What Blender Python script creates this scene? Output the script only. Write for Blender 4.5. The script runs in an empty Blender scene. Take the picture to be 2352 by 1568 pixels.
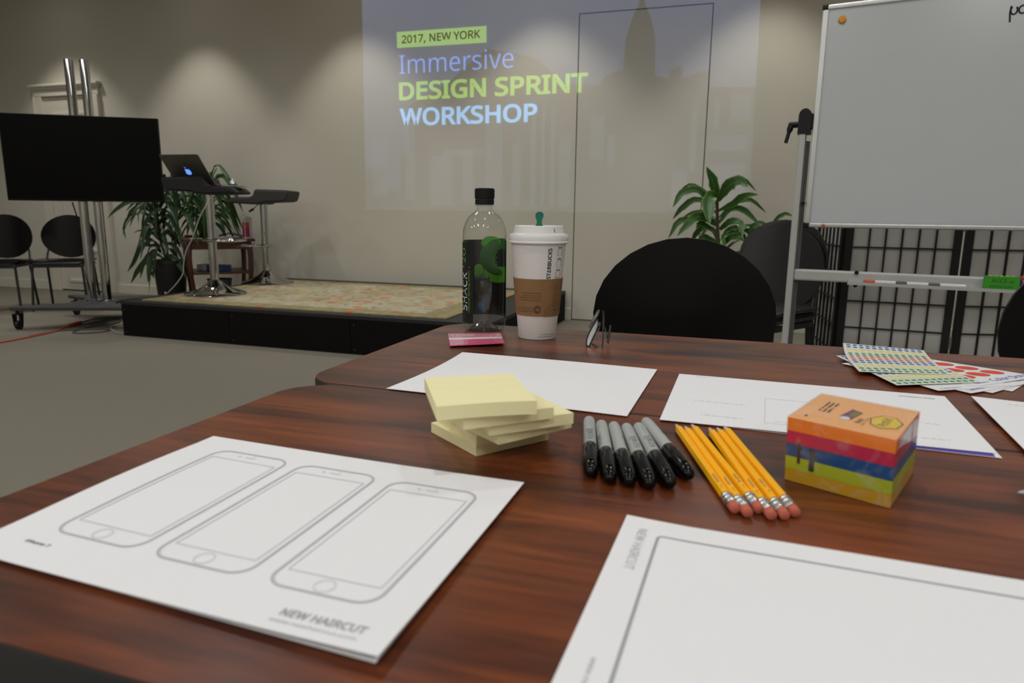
import bpy, bmesh, math, random
from mathutils import Vector, Matrix
from mathutils.geometry import tessellate_polygon
random.seed(7)
R = math.radians
S = bpy.context.scene
COL = S.collection

# ------------------------------------------------------------ camera, world, exposure
H = 0.9375                                   # camera height (table top at 0.74)
cam_d = bpy.data.cameras.new('camera'); cam = bpy.data.objects.new('camera', cam_d); COL.objects.link(cam)
cam_d.sensor_width = 23.5; cam_d.lens = 1568 / 2352 * 23.5
cam_d.clip_start = 0.02; cam_d.clip_end = 60
PITCH, ROLL, YAW = 0.1856, 0.0107, R(18)
f = Vector((0, math.cos(PITCH), -math.sin(PITCH))); u = Vector((0, math.sin(PITCH), math.cos(PITCH))); r = Vector((1, 0, 0))
r2 = r * math.cos(ROLL) + u * math.sin(ROLL); u2 = -r * math.sin(ROLL) + u * math.cos(ROLL)
M = Matrix((r2, u2, -f)).transposed()
cam.matrix_world = Matrix.Translation((0, 0, H)) @ (Matrix.Rotation(YAW, 3, 'Z') @ M).to_4x4()
cam_d.dof.use_dof = True; cam_d.dof.focus_distance = 1.12; cam_d.dof.aperture_fstop = 5.6
S.camera = cam

w = bpy.data.worlds.new('world'); S.world = w; w.use_nodes = True
w.node_tree.nodes['Background'].inputs[0].default_value = (0.5, 0.5, 0.52, 1)
w.node_tree.nodes['Background'].inputs[1].default_value = 0.02
S.view_settings.view_transform = 'Standard'; S.view_settings.look = 'None'
S.view_settings.exposure = 0.0; S.view_settings.gamma = 1.0; S.view_settings.use_curve_mapping = False
try:
    S.cycles.max_bounces = 8; S.cycles.transparent_max_bounces = 24; S.cycles.sample_clamp_indirect = 4
    S.cycles.caustics_reflective = False; S.cycles.caustics_refractive = False
except Exception: pass

CEIL = 3.3
GENERAL_W = 47.0      # each recessed general downlight
WALL_W = 57.0         # each wall washer
WALL_XS = [-7.0 + 1.78 * k for k in range(7)]
GENERAL = [(x, y) for x in (-6.6, -4.4, -2.2, 0.0, 2.2) for y in (0.2, 2.2, 4.0)]
def spot(name, x, y, watts, size, blend, rad, colr):
    l = bpy.data.lights.new(name, 'SPOT'); l.energy = watts; l.spot_size = R(size); l.spot_blend = blend
    l.shadow_soft_size = rad; l.color = colr
    o = bpy.data.objects.new(name, l); COL.objects.link(o); o.location = (x, y, CEIL - 0.02); return o
for x in WALL_XS: spot('wall_washer_light', x, 5.33, WALL_W, 84, 0.55, 0.05, (1.0, 0.955, 0.87))
for x, y in GENERAL: spot('downlight_light', x, y, GENERAL_W, 150, 0.9, 0.08, (1.0, 0.985, 0.975))
FILL_PANELS = [(x, y) for x in (-5.6, -3.6, -1.6, 0.4, 2.4) for y in (-2.3,)]  # added fill row behind the camera: brightens upright faces, streaks the bottle
for x, y in FILL_PANELS:
    l = bpy.data.lights.new('fill_light', 'AREA'); l.shape = 'RECTANGLE'; l.size = 0.28; l.size_y = 1.18; l.energy = 33.0; l.color = (1.0, 1.0, 0.995)
    o = bpy.data.objects.new('fill_light', l); COL.objects.link(o); o.location = (x, y, CEIL - 0.03)

# ------------------------------------------------------------ materials
def nt(name):
    m = bpy.data.materials.new(name); m.use_nodes = True
    return m, m.node_tree.nodes, m.node_tree.links, m.node_tree.nodes['Principled BSDF']
def mat(name, c, rough=0.5, metal=0.0, var=0.06, scale=8.0, bump=0.0, spec=0.5, emit=None, es=0.0, trans=0.0, stretch=None, bscale=None, coat=0.0):
    m, N, L, B = nt(name)
    B.inputs['Roughness'].default_value = rough; B.inputs['Metallic'].default_value = metal
    B.inputs['Specular IOR Level'].default_value = spec
    if coat: B.inputs['Coat Weight'].default_value = coat; B.inputs['Coat Roughness'].default_value = 0.1
    tc = N.new('ShaderNodeTexCoord'); no = N.new('ShaderNodeTexNoise'); no.inputs['Scale'].default_value = scale
    no.inputs['Detail'].default_value = 4
    src = tc.outputs['Object']
    if stretch:
        mp = N.new('ShaderNodeMapping'); mp.inputs['Scale'].default_value = stretch; L.new(src, mp.inputs[0]); src = mp.outputs[0]
    L.new(src, no.inputs['Vector'])
    mx = N.new('ShaderNodeMix'); mx.data_type = 'RGBA'
    mx.inputs[6].default_value = (*[max(0, v * (1 - var)) for v in c], 1); mx.inputs[7].default_value = (*[min(1, v * (1 + var)) for v in c], 1)
    L.new(no.outputs['Fac'], mx.inputs[0]); L.new(mx.outputs[2], B.inputs['Base Color'])
    if bump:
        n2 = N.new('ShaderNodeTexNoise'); n2.inputs['Scale'].default_value = bscale or scale * 4; L.new(src, n2.inputs['Vector'])
        b = N.new('ShaderNodeBump'); b.inputs['Strength'].default_value = bump; b.inputs['Distance'].default_value = 0.01
        L.new(n2.outputs['Fac'], b.inputs['Height']); L.new(b.outputs[0], B.inputs['Normal'])
    if emit: B.inputs['Emission Color'].default_value = (*emit, 1); B.inputs['Emission Strength'].default_value = es
    return m
def glow_mat(name, c, s, grad=None):
    """projected light landing on the wall: additive, wall shows through"""
    m, N, L, B = nt(name); N.remove(B); out = N['Material Output']
    e = N.new('ShaderNodeEmission'); e.inputs[0].default_value = (*c, 1); e.inputs[1].default_value = s
    t = N.new('ShaderNodeBsdfTransparent'); a = N.new('ShaderNodeAddShader')
    if grad:
        tc = N.new('ShaderNodeTexCoord'); sp = N.new('ShaderNodeSeparateXYZ'); mr = N.new('ShaderNodeMapRange')
        L.new(tc.outputs['Object'], sp.inputs[0]); L.new(sp.outputs['Z'], mr.inputs[0])
        mr.inputs[1].default_value = grad[0]; mr.inputs[2].default_value = grad[1]; mr.inputs[3].default_value = grad[2] * s; mr.inputs[4].default_value = s
        L.new(mr.outputs[0], e.inputs[1])
    L.new(e.outputs[0], a.inputs[0]); L.new(t.outputs[0], a.inputs[1]); L.new(a.outputs[0], out.inputs[0])
    return m
def clear_mat(name, tint=(0.97, 0.98, 0.97), rough=0.03, lo=0.04, hi=0.9, scuff=0.0):
    """thin clear plastic film / wall"""
    m, N, L, B = nt(name); N.remove(B); out = N['Material Output']
    t = N.new('ShaderNodeBsdfTransparent'); t.inputs[0].default_value = (*tint, 1)
    g = N.new('ShaderNodeBsdfGlossy'); g.inputs['Roughness'].default_value = rough
    lw = N.new('ShaderNodeLayerWeight'); lw.inputs[0].default_value = 0.5
    pw = N.new('ShaderNodeMath'); pw.operation = 'POWER'; pw.inputs[1].default_value = 4.0; L.new(lw.outputs['Facing'], pw.inputs[0])
    mr = N.new('ShaderNodeMapRange'); mr.inputs[3].default_value = lo; mr.inputs[4].default_value = hi; L.new(pw.outputs[0], mr.inputs[0])
    mx = N.new('ShaderNodeMixShader'); L.new(mr.outputs[0], mx.inputs[0]); L.new(t.outputs[0], mx.inputs[1]); L.new(g.outputs[0], mx.inputs[2])
    if scuff:      # whitish creases in the film
        tc = N.new('ShaderNodeTexCoord'); n = N.new('ShaderNodeTexNoise'); n.inputs['Scale'].default_value = 55; n.inputs['Detail'].default_value = 3; n.inputs['Distortion'].default_value = 1.5
        L.new(tc.outputs['Object'], n.inputs['Vector']); q = N.new('ShaderNodeMapRange'); q.inputs[1].default_value = 0.5; q.inputs[2].default_value = 0.72; q.inputs[4].default_value = scuff; L.new(n.outputs['Fac'], q.inputs[0])
        d = N.new('ShaderNodeBsdfDiffuse'); d.inputs[0].default_value = (0.8, 0.8, 0.8, 1); m2 = N.new('ShaderNodeMixShader')
        L.new(q.outputs[0], m2.inputs[0]); L.new(mx.outputs[0], m2.inputs[1]); L.new(d.outputs[0], m2.inputs[2]); mx = m2
    L.new(mx.outputs[0], out.inputs[0]); return m
def wood_mat():
    m, N, L, B = nt('mahogany laminate')
    tc = N.new('ShaderNodeTexCoord')
    def noise(sx, sy, scale, det, dist=0.0):
        mp = N.new('ShaderNodeMapping'); mp.inputs['Scale'].default_value = (sx, sy, 1); L.new(tc.outputs['Object'], mp.inputs[0])
        n = N.new('ShaderNodeTexNoise'); n.inputs['Scale'].default_value = scale; n.inputs['Detail'].default_value = det
        n.inputs['Distortion'].default_value = dist; L.new(mp.outputs[0], n.inputs['Vector']); return n
    big = noise(1.0, 5.0, 4.5, 3, 0.5); fine = noise(1.0, 14.0, 8.0, 4, 0.3); pore = noise(1.0, 40.0, 40.0, 3)
    cr = N.new('ShaderNodeValToRGB'); L.new(big.outputs['Fac'], cr.inputs[0]); E = cr.color_ramp.elements
    E[0].position = 0.30; E[0].color = (0.026, 0.011, 0.009, 1); E[1].position = 0.72; E[1].color = (0.225, 0.060, 0.018, 1)
    e = E.new(0.42); e.color = (0.088, 0.0245, 0.0105, 1); e = E.new(0.54); e.color = (0.160, 0.041, 0.013, 1)
    c2 = N.new('ShaderNodeValToRGB'); L.new(fine.outputs['Fac'], c2.inputs[0]); E = c2.color_ramp.elements
    E[0].position = 0.35; E[0].color = (0.72, 0.68, 0.66, 1); E[1].position = 0.62; E[1].color = (1.12, 1.1, 1.08, 1)
    mx = N.new('ShaderNodeMix'); mx.data_type = 'RGBA'; mx.blend_type = 'MULTIPLY'; mx.inputs[0].default_value = 1
    L.new(cr.outputs[0], mx.inputs[6]); L.new(c2.outputs[0], mx.inputs[7])
    c3 = N.new('ShaderNodeValToRGB'); L.new(pore.outputs['Fac'], c3.inputs[0]); E = c3.color_ramp.elements
    E[0].position = 0.33; E[0].color = (0.84, 0.82, 0.8, 1); E[1].position = 0.5; E[1].color = (1, 1, 1, 1)
    m2 = N.new('ShaderNodeMix'); m2.data_type = 'RGBA'; m2.blend_type = 'MULTIPLY'; m2.inputs[0].default_value = 1
    L.new(mx.outputs[2], m2.inputs[6]); L.new(c3.outputs[0], m2.inputs[7]); L.new(m2.outputs[2], B.inputs['Base Color'])
    B.inputs['Roughness'].default_value = 0.30; B.inputs['Specular IOR Level'].default_value = 0.38
    b = N.new('ShaderNodeBump'); b.inputs['Strength'].default_value = 0.08; b.inputs['Distance'].default_value = 0.002
    L.new(pore.outputs['Fac'], b.inputs['Height']); L.new(b.outputs[0], B.inputs['Normal'])
    return m
def rug_mat():
    m, N, L, B = nt('patterned rug')
    tc = N.new('ShaderNodeTexCoord')
    def noise(scale, det, dist=0.0, off=(0, 0, 0)):
        mp = N.new('ShaderNodeMapping'); mp.inputs['Location'].default_value = off; L.new(tc.outputs['Object'], mp.inputs[0])
        n = N.new('ShaderNodeTexNoise'); n.inputs['Scale'].default_value = scale; n.inputs['Detail'].default_value = det
        n.inputs['Distortion'].default_value = dist; L.new(mp.outputs[0], n.inputs['Vector']); return n.outputs['Fac']
    def ramp(src, a, b):
        r_ = N.new('ShaderNodeMapRange'); r_.inputs[1].default_value = a; r_.inputs[2].default_value = b; L.new(src, r_.inputs[0]); return r_.outputs[0]
    def mix(fac, a, b):
        x = N.new('ShaderNodeMix'); x.data_type = 'RGBA'; L.new(fac, x.inputs[0])
        for s, v in ((6, a), (7, b)):
            if isinstance(v, tuple): x.inputs[s].default_value = (*v, 1)
            else: L.new(v, x.inputs[s])
        return x.outputs[2]
    c = mix(ramp(noise(5, 3, 1.5), 0.42, 0.58), (0.36, 0.32, 0.21), (0.44, 0.40, 0.29))
    c = mix(ramp(noise(7, 2, 2.5, (3, 1, 0)), 0.56, 0.66), c, (0.24, 0.22, 0.13))
    c = mix(ramp(noise(4.5, 2, 1.0, (9, 4, 0)), 0.63, 0.72), c, (0.42, 0.33, 0.15))
    # orange red blossoms: voronoi spots gated by noise
    vo = N.new('ShaderNodeTexVoronoi'); vo.inputs['Scale'].default_value = 12; mq = N.new('ShaderNodeMapping'); mq.inputs['Scale'].default_value = (0.7, 1.2, 1); L.new(tc.outputs['Object'], mq.inputs[0]); L.new(mq.outputs[0], vo.inputs['Vector'])
    less = N.new('ShaderNodeMath'); less.operation = 'LESS_THAN'; less.inputs[1].default_value = 0.34; L.new(vo.outputs['Distance'], less.inputs[0])
    g = N.new('ShaderNodeMath'); g.operation = 'MULTIPLY'; L.new(less.outputs[0], g.inputs[0]); L.new(ramp(noise(2.2, 2, 0.5, (2, 7, 0)), 0.54, 0.58), g.inputs[1])
    c = mix(g.outputs[0], c, (0.50, 0.13, 0.05))
    # olive/gold border band along the rug's edges (rug is 2.46 x 1.72)
    sp = N.new('ShaderNodeSeparateXYZ'); L.new(tc.outputs['Object'], sp.inputs[0])
    def absgt(o, v):
        a = N.new('ShaderNodeMath'); a.operation = 'ABSOLUTE'; L.new(o, a.inputs[0])
        b = N.new('ShaderNodeMath'); b.operation = 'GREATER_THAN'; b.inputs[1].default_value = v; L.new(a.outputs[0], b.inputs[0]); return b.outputs[0]
    mxm = N.new('ShaderNodeMath'); mxm.operation = 'MAXIMUM'; L.new(absgt(sp.outputs['X'], 1.03), mxm.inputs[0]); L.new(absgt(sp.outputs['Y'], 0.72), mxm.inputs[1])
    bord = mix(ramp(noise(9, 2, 1.5, (5, 5, 0)), 0.45, 0.6), (0.24, 0.215, 0.12), (0.33, 0.275, 0.14))
    bord = mix(g.outputs[0], bord, (0.55, 0.12, 0.04))
    c = mix(mxm.outputs[0], c, bord)
    L.new(c, B.inputs['Base Color']); B.inputs['Roughness'].default_value = 0.95; B.inputs['Specular IOR Level'].default_value = 0.1
    return m
def leaf_mat(name, dark, light, edge):
    m, N, L, B = nt(name)
    uv = N.new('ShaderNodeUVMap'); sp = N.new('ShaderNodeSeparateXYZ'); L.new(uv.outputs[0], sp.inputs[0])
    d = N.new('ShaderNodeMath'); d.operation = 'SUBTRACT'; d.inputs[1].default_value = 0.5; L.new(sp.outputs['X'], d.inputs[0])
    a = N.new('ShaderNodeMath'); a.operation = 'ABSOLUTE'; L.new(d.outputs[0], a.inputs[0])
    cr = N.new('ShaderNodeValToRGB'); L.new(a.outputs[0], cr.inputs[0]); E = cr.color_ramp.elements
    E[0].position = 0.0; E[0].color = (*light, 1); E[1].position = 0.5; E[1].color = (*edge, 1)
    e = E.new(0.08); e.color = (*dark, 1); e = E.new(0.36); e.color = (*dark, 1)
    L.new(cr.outputs[0], B.inputs['Base Color']); B.inputs['Roughness'].default_value = 0.38
    B.inputs['Subsurface Weight'].default_value = 0.0
    return m
def pad_mat(name, c):
    m = mat(name, c, 0.8, var=0.05, scale=2, stretch=(1, 1, 900), spec=0.2); return m
def carpet_mat():
    m = mat('grey loop carpet', (0.235, 0.215, 0.175), 0.98, var=0.28, scale=260, bump=0.5, spec=0.05, bscale=420)
    return m
MT = dict(
    wood=wood_mat(), rug=rug_mat(), carpet=carpet_mat(),
    wall=mat('cream wall paint', (0.60, 0.575, 0.50), 0.85, var=0.02, scale=3, bump=0.05, bscale=180, spec=0.2),
    trim=mat('cream trim paint', (0.64, 0.61, 0.53), 0.5, var=0.02),
    ceil=mat('ceiling tile white', (0.72, 0.71, 0.68), 0.95, var=0.05, scale=60),
    band=mat('black table edge band', (0.012, 0.013, 0.014), 0.45), blackmetal=mat('black powder coat', (0.015, 0.015, 0.015), 0.45),
    paper=mat('white paper', (0.80, 0.80, 0.815), 0.75, var=0.01, scale=30, spec=0.2),
    bluepaper=mat('purple print border', (0.10, 0.06, 0.42), 0.7), ink=mat('grey ink', (0.46, 0.46, 0.48), 0.8), lightink=mat('pale grey ink', (0.60, 0.60, 0.62), 0.8),
    darkink=mat('dark grey ink', (0.16, 0.16, 0.18), 0.8), midink=mat('soft grey ink', (0.34, 0.34, 0.37), 0.8),
    chair=mat('black lacquered shell', (0.0022, 0.0022, 0.0024), 0.25, var=0.1, spec=0.2), greychair=mat('dark grey chair shell', (0.022, 0.022, 0.023), 0.36, var=0.1), chairedge=mat('black chair rim', (0.014, 0.014, 0.015), 0.3),
    chrome=mat('chrome', (0.50, 0.50, 0.50), 0.07, 1.0, var=0.01), alu=mat('brushed aluminium', (0.62, 0.63, 0.62), 0.38, 1.0, var=0.04),
    alupaint=mat('silver painted post', (0.50, 0.51, 0.49), 0.5, 0.3), aludark=mat('dark grey channel', (0.10, 0.10, 0.095), 0.6), boardw=mat('whiteboard enamel', (0.59, 0.62, 0.645), 0.22, var=0.02),
    blackpl=mat('black plastic', (0.006, 0.006, 0.006), 0.4, spec=0.3), darkgrey=mat('dark grey cushion', (0.045, 0.044, 0.042), 0.75, var=0.15, scale=90, bump=0.2),
    blackcush=mat('black cushion', (0.010, 0.010, 0.010), 0.75), screen=mat('dark screen glass', (0.0015, 0.0015, 0.0015), 0.3, spec=0.08), tvframe=mat('black bezel', (0.004, 0.004, 0.004), 0.4, spec=0.15),
    carttop=mat('charcoal cart base', (0.035, 0.034, 0.032), 0.6), stagebl=mat('black stage panel', (0.005, 0.0045, 0.004), 0.7, spec=0.12, var=0.2, scale=40, bump=0.1), stagerim=mat('black stage deck', (0.02, 0.02, 0.02), 0.6, spec=0.3),
    yellow=pad_mat('pale yellow notes', (0.86, 0.80, 0.47)), whitecup=mat('white paper cup', (0.66, 0.64, 0.61), 0.55, var=0.01), lid=mat('white plastic lid', (0.74, 0.74, 0.72), 0.3),
    kraft=mat('brown kraft sleeve', (0.235, 0.125, 0.05), 0.85, var=0.08, scale=60), kraft2=mat('brown kraft overlap', (0.20, 0.105, 0.04), 0.85, var=0.08, scale=60), green=mat('green plastic stopper', (0.004, 0.13, 0.085), 0.35), brownink=mat('brown ink', (0.055, 0.028, 0.014), 0.8), blackink=mat('black ink', (0.02, 0.02, 0.02), 0.7),
    pet=clear_mat('clear bottle plastic', (0.93, 0.94, 0.93)), film=clear_mat('clear shrink film', (0.99, 0.99, 0.99), 0.16, 0.05, 0.5, 0.12), lens=clear_mat('spectacle lens', (0.55, 0.55, 0.53), 0.25, 0.55, 0.9),
    label=mat('black bottle label', (0.006, 0.006, 0.006), 0.35), labelin=mat('black label inner face', (0.016, 0.016, 0.017), 0.4), lgreen=mat('bright green print', (0.07, 0.30, 0.015), 0.5), dgreen=mat('deep green print', (0.02, 0.095, 0.012), 0.5), ddgreen=mat('dull green print', (0.015, 0.05, 0.02), 0.5),
    whiteink=mat('white print', (0.75, 0.75, 0.75), 0.5), greyink=mat('grey print', (0.07, 0.07, 0.075), 0.5), blueink=mat('blue print', (0.02, 0.16, 0.36), 0.5), textgreen=mat('green lettering', (0.12, 0.42, 0.03), 0.5),
    pink=mat('glossy pink card', (0.72, 0.065, 0.19), 0.18, var=0.04), pinkpale=mat('pale pink card band', (0.66, 0.22, 0.32), 0.2), cardwhite=mat('white card stripe', (0.8, 0.78, 0.78), 0.3),
    mkgrey=mat('marker grey barrel', (0.40, 0.42, 0.40), 0.35), mkblack=mat('marker black cap', (0.003, 0.003, 0.003), 0.13, spec=0.22), pencil=mat('yellow pencil lacquer', (1.0, 0.475, 0.008), 0.3, spec=0.35, var=0.03), ferrule=mat('silver ferrule', (0.75, 0.76, 0.76), 0.22, 1.0),
    eraser=mat('pink rubber eraser', (0.50, 0.12, 0.075), 0.9), rawwood=mat('sharpened wood', (0.62, 0.42, 0.26), 0.8), lead=mat('graphite', (0.06, 0.06, 0.06), 0.4),
    c1=pad_mat('orange notes', (0.88, 0.22, 0.018)), c1t=mat('orange note face', (0.95, 0.45, 0.15), 0.45), c2=pad_mat('magenta notes', (0.52, 0.018, 0.075)), c3=pad_mat('blue notes', (0.008, 0.075, 0.24)), c4=pad_mat('lime notes', (0.40, 0.46, 0.022)), c5=pad_mat('golden notes', (0.56, 0.31, 0.012)),
    logoy=mat('yellow logo', (0.83, 0.56, 0.02), 0.5), purple=mat('purple print', (0.16, 0.03, 0.13), 0.5), olive=mat('olive print', (0.20, 0.17, 0.03), 0.5), sticker=mat('sticker sheet cream', (0.72, 0.72, 0.64), 0.35), stwhite=mat('sticker sheet white', (0.76, 0.76, 0.77), 0.5),
    dblue=mat('blue dot', (0.03, 0.13, 0.52), 0.5), dyel=mat('yellow dot', (0.78, 0.72, 0.16), 0.5), dgrn=mat('green dot', (0.025, 0.27, 0.09), 0.5), dred=mat('orange red dot', (0.78, 0.10, 0.03), 0.5), dbig=mat('red dot', (0.68, 0.055, 0.012), 0.5),
    orangecord=mat('orange cord rubber', (0.55, 0.05, 0.015), 0.5), greycord=mat('grey cord', (0.07, 0.07, 0.065), 0.6), whitecord=mat('white cord', (0.42, 0.41, 0.36), 0.5), blackcord=mat('black cord', (0.01, 0.01, 0.01), 0.5),
    magnet=mat('orange magnet', (0.80, 0.32, 0.01), 0.35), eraserg=mat('green felt eraser', (0.05, 0.33, 0.02), 0.8), packp=mat('purple pack', (0.14, 0.02, 0.16), 0.5), packo=mat('orange pack band', (0.62, 0.08, 0.04), 0.5),
    shojib=mat('black lacquer lattice', (0.006, 0.006, 0.006), 0.5), shojip=mat('rice paper', (0.58, 0.57, 0.54), 0.9, var=0.03),
    endwood=mat('dark cherry wood', (0.075, 0.022, 0.012), 0.4, var=0.3, scale=6, stretch=(1, 1, 8)), laptop=mat('grey aluminium lid', (0.16, 0.155, 0.14), 0.42, 0.7), logoglow=mat('lit laptop emblem', (0.2, 0.4, 0.9), 0.5, emit=(0.11, 0.30, 1.0), es=1.15),
    leafR=leaf_mat('striped dracaena leaf', (0.022, 0.085, 0.010), (0.055, 0.17, 0.02), (0.16, 0.27, 0.03)), leafA=leaf_mat('dark plant leaf', (0.014, 0.045, 0.012), (0.03, 0.085, 0.02), (0.035, 0.08, 0.018)),
    leafB=leaf_mat('green plant leaf', (0.016, 0.065, 0.010), (0.05, 0.14, 0.02), (0.07, 0.16, 0.02)), stem=mat('brown cane', (0.07, 0.055, 0.03), 0.8), pot=mat('black planter', (0.010, 0.010, 0.010), 0.5), soil=mat('soil', (0.02, 0.014, 0.01), 1.0),
    red=mat('red booklet', (0.36, 0.06, 0.04), 0.6), magenta=mat('magenta wipes label', (0.30, 0.012, 0.09), 0.5), redpr=mat('red wipes print', (0.45, 0.06, 0.06), 0.5), cannw=mat('white canister', (0.62, 0.62, 0.58), 0.5), bluebox=mat('blue carton', (0.03, 0.06, 0.20), 0.6), whitebox=mat('white carton', (0.38, 0.38, 0.38), 0.6), greybox=mat('dim grey bin', (0.10, 0.10, 0.095), 0.7),
    groove=mat('dark gap', (0.02, 0.019, 0.017), 0.9), canlamp=mat('lit lamp lens', (0.9, 0.9, 0.85), 0.5, emit=(1.0, 0.95, 0.88), es=9.0), stain=mat('coffee drip', (0.45, 0.26, 0.10), 0.4),
)

# ------------------------------------------------------------ mesh helpers
def link(name, me, parent=None, loc=None, rz=0.0):
    o = bpy.data.objects.new(name, me); COL.objects.link(o)
    if parent: o.parent = parent
    if loc is not None: o.location = loc
    if rz: o.rotation_euler = (0, 0, rz)
    return o
def mk(name, bm, m, parent=None, loc=None, rz=0.0, smooth=False, sharp=35, normals=True):
    if normals: bmesh.ops.recalc_face_normals(bm, faces=bm.faces)
    me = bpy.data.meshes.new(name)
    if smooth:
        for f_ in bm.faces: f_.smooth = True
        for e in bm.edges:
            if len(e.link_faces) == 2 and e.calc_face_angle(0) > R(sharp): e.smooth = False
    bm.to_mesh(me); bm.free()
    for mm in (m if isinstance(m, (list, tuple)) else [m]): me.materials.append(MT[mm] if isinstance(mm, str) else mm)
    return link(name, me, parent, loc, rz)
def BM(): return bmesh.new()
def tag(o, label, cat, group=None):
    o['label'] = label; o['category'] = cat
    if group: o['group'] = group
    return o
def thing(name, label, cat, loc=(0, 0, 0), rz=0.0, group=None):
    return tag(link(name, None, None, loc, rz), label, cat, group)
def struct(o, label=None):
    o['kind'] = 'structure'
    if label: o['label'] = label
    return o
def box(bm, c, s, rz=0.0, bev=0.0, mi=0):
    v = bmesh.ops.create_cube(bm, size=1.0)['verts']
    bmesh.ops.scale(bm, vec=s, verts=v)
    es = list({e for q in v for e in q.link_edges})
    if bev:
        out = bmesh.ops.bevel(bm, geom=es, offset=bev, segments=2, affect='EDGES', profile=0.6)
        v = list({q for f_ in out['faces'] for q in f_.verts} | {q for q in v if q.is_valid})
    if rz: bmesh.ops.rotate(bm, cent=(0, 0, 0), matrix=Matrix.Rotation(rz, 3, 'Z'), verts=v)
    bmesh.ops.translate(bm, vec=c, verts=v)
    if mi:
        for f_ in {f_ for q in v for f_ in q.link_faces}: f_.material_index = mi
    return v
def lathe(bm, prof, seg=32, c=(0, 0), cap0=True, cap1=True):
    rings = []
    for rr, z in prof:
        rings.append([bm.verts.new((c[0] + rr * math.cos(2 * math.pi * i / seg), c[1] + rr * math.sin(2 * math.pi * i / seg), z)) for i in range(seg)])
    for a, b in zip(rings, rings[1:]):
        for i in range(seg): bm.faces.new((a[i], a[(i + 1) % seg], b[(i + 1) % seg], b[i]))
    if cap0: bm.faces.new(rings[0][::-1])
    if cap1: bm.faces.new(rings[-1])
    return rings
def tube(bm, pts, rad, seg=8, caps=True):
    pts = [Vector(p) for p in pts]; n = len(pts); rads = rad if isinstance(rad, (list, tuple)) else [rad] * n
    t0 = (pts[1] - pts[0]).normalized(); nrm = t0.orthogonal().normalized(); rings = []
    for i in range(n):
        t = (pts[min(i + 1, n - 1)] - pts[max(i - 1, 0)]).normalized()
        nrm = (nrm - t * nrm.dot(t)).normalized(); b = t.cross(nrm)
        rings.append([bm.verts.new(pts[i] + (nrm * math.cos(2 * math.pi * k / seg) + b * math.sin(2 * math.pi * k / seg)) * rads[i]) for k in range(seg)])
    for a, b in zip(rings, rings[1:]):
        for i in range(seg): bm.faces.new((a[i], a[(i + 1) % seg], b[(i + 1) % seg], b[i]))
    if caps: bm.faces.new(rings[0][::-1]); bm.faces.new(rings[-1])
def smoothpath(pts, k=6):
    P = [Vector(p) for p in pts]; P = [P[0] * 2 - P[1]] + P + [P[-1] * 2 - P[-2]]; out = []
    for i in range(1, len(P) - 2):
        for j in range(k):
            t = j / k; a, b, c, d = P[i - 1:i + 3]
            out.append(0.5 * ((2 * b) + (c - a) * t + (2 * a - 5 * b + 4 * c - d) * t * t + (3 * b - a - 3 * c + d) * t ** 3))
    out.append(P[-2]); return out
def prism(bm, poly, z0, z1, mp=None):
    """extrude a 2-D polygon; mp(x, y, z) maps it into place"""
    mp = mp or (lambda x, y, z: (x, y, z))
    a = [bm.verts.new(mp(x, y, z0)) for x, y in poly]; b = [bm.verts.new(mp(x, y, z1)) for x, y in poly]; n = len(poly)
    for i in range(n): bm.faces.new((a[i], a[(i + 1) % n], b[(i + 1) % n], b[i]))
    for t in tessellate_polygon([[Vector((x, y, 0)) for x, y in poly]]):
        if len(set(t)) == 3:
            for ring in (a, b):
                try: bm.faces.new([ring[k] for k in t])
                except ValueError: pass
def rrect(x0, y0, x1, y1, rad, n=8):
    out = []
    for cx, cy, a0 in ((x1 - rad, y1 - rad, 0), (x0 + rad, y1 - rad, 90), (x0 + rad, y0 + rad, 180), (x1 - rad, y0 + rad, 270)):
        for i in range(n + 1):
            a = R(a0 + 90 * i / n); out.append((cx + rad * math.cos(a), cy + rad * math.sin(a)))
    return out
def flat(bm, poly, mp, mi=0):
    """flat print from a 2-D polygon mapped by mp(x, y)"""
    vs = [bm.verts.new(mp(x, y)) for x, y in poly]
    for t in tessellate_polygon([[Vector((x, y, 0)) for x, y in poly]]):
        if len(set(t)) == 3:
            try: bm.faces.new([vs[k] for k in t]).material_index = mi
            except ValueError: pass
def stroke(bm, pts, wd, mp, closed=False):
    """a printed line of width wd along 2-D points"""
    n = len(pts); L_, R_ = [], []
    for i in range(n):
        if closed: a, b = pts[i - 1], pts[(i + 1) % n]
        else: a, b = pts[max(i - 1, 0)], pts[min(i + 1, n - 1)]
        dx, dy = b[0] - a[0], b[1] - a[1]; l = math.hypot(dx, dy) or 1; nx, ny = -dy / l * wd / 2, dx / l * wd / 2
        L_.append(bm.verts.new(mp(pts[i][0] + nx, pts[i][1] + ny))); R_.append(bm.verts.new(mp(pts[i][0] - nx, pts[i][1] - ny)))
    for i in range(n if closed else n - 1):
        j = (i + 1) % n; bm.faces.new((L_[i], L_[j], R_[j], R_[i]))
def vline(bm, x0, z0, x1, z1, wd, mp):
    bm.faces.new([bm.verts.new(mp(a, b)) for a, b in ((x0 - wd / 2, z0), (x0 + wd / 2, z0), (x1 + wd / 2, z1), (x1 - wd / 2, z1))])
def circle(cx, cy, rx, ry=None, n=20, a0=0):
    ry = ry or rx; return [(cx + rx * math.cos(2 * math.pi * i / n + a0), cy + ry * math.sin(2 * math.pi * i / n + a0)) for i in range(n)]
_tc = {}
FONT = None
try: FONT = bpy.data.fonts.load(bpy.utils.resource_path('LOCAL') + '/datafiles/fonts/NotoSansMath-Regular.woff2')    # Blender's own bundled sans
except Exception: FONT = None
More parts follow.
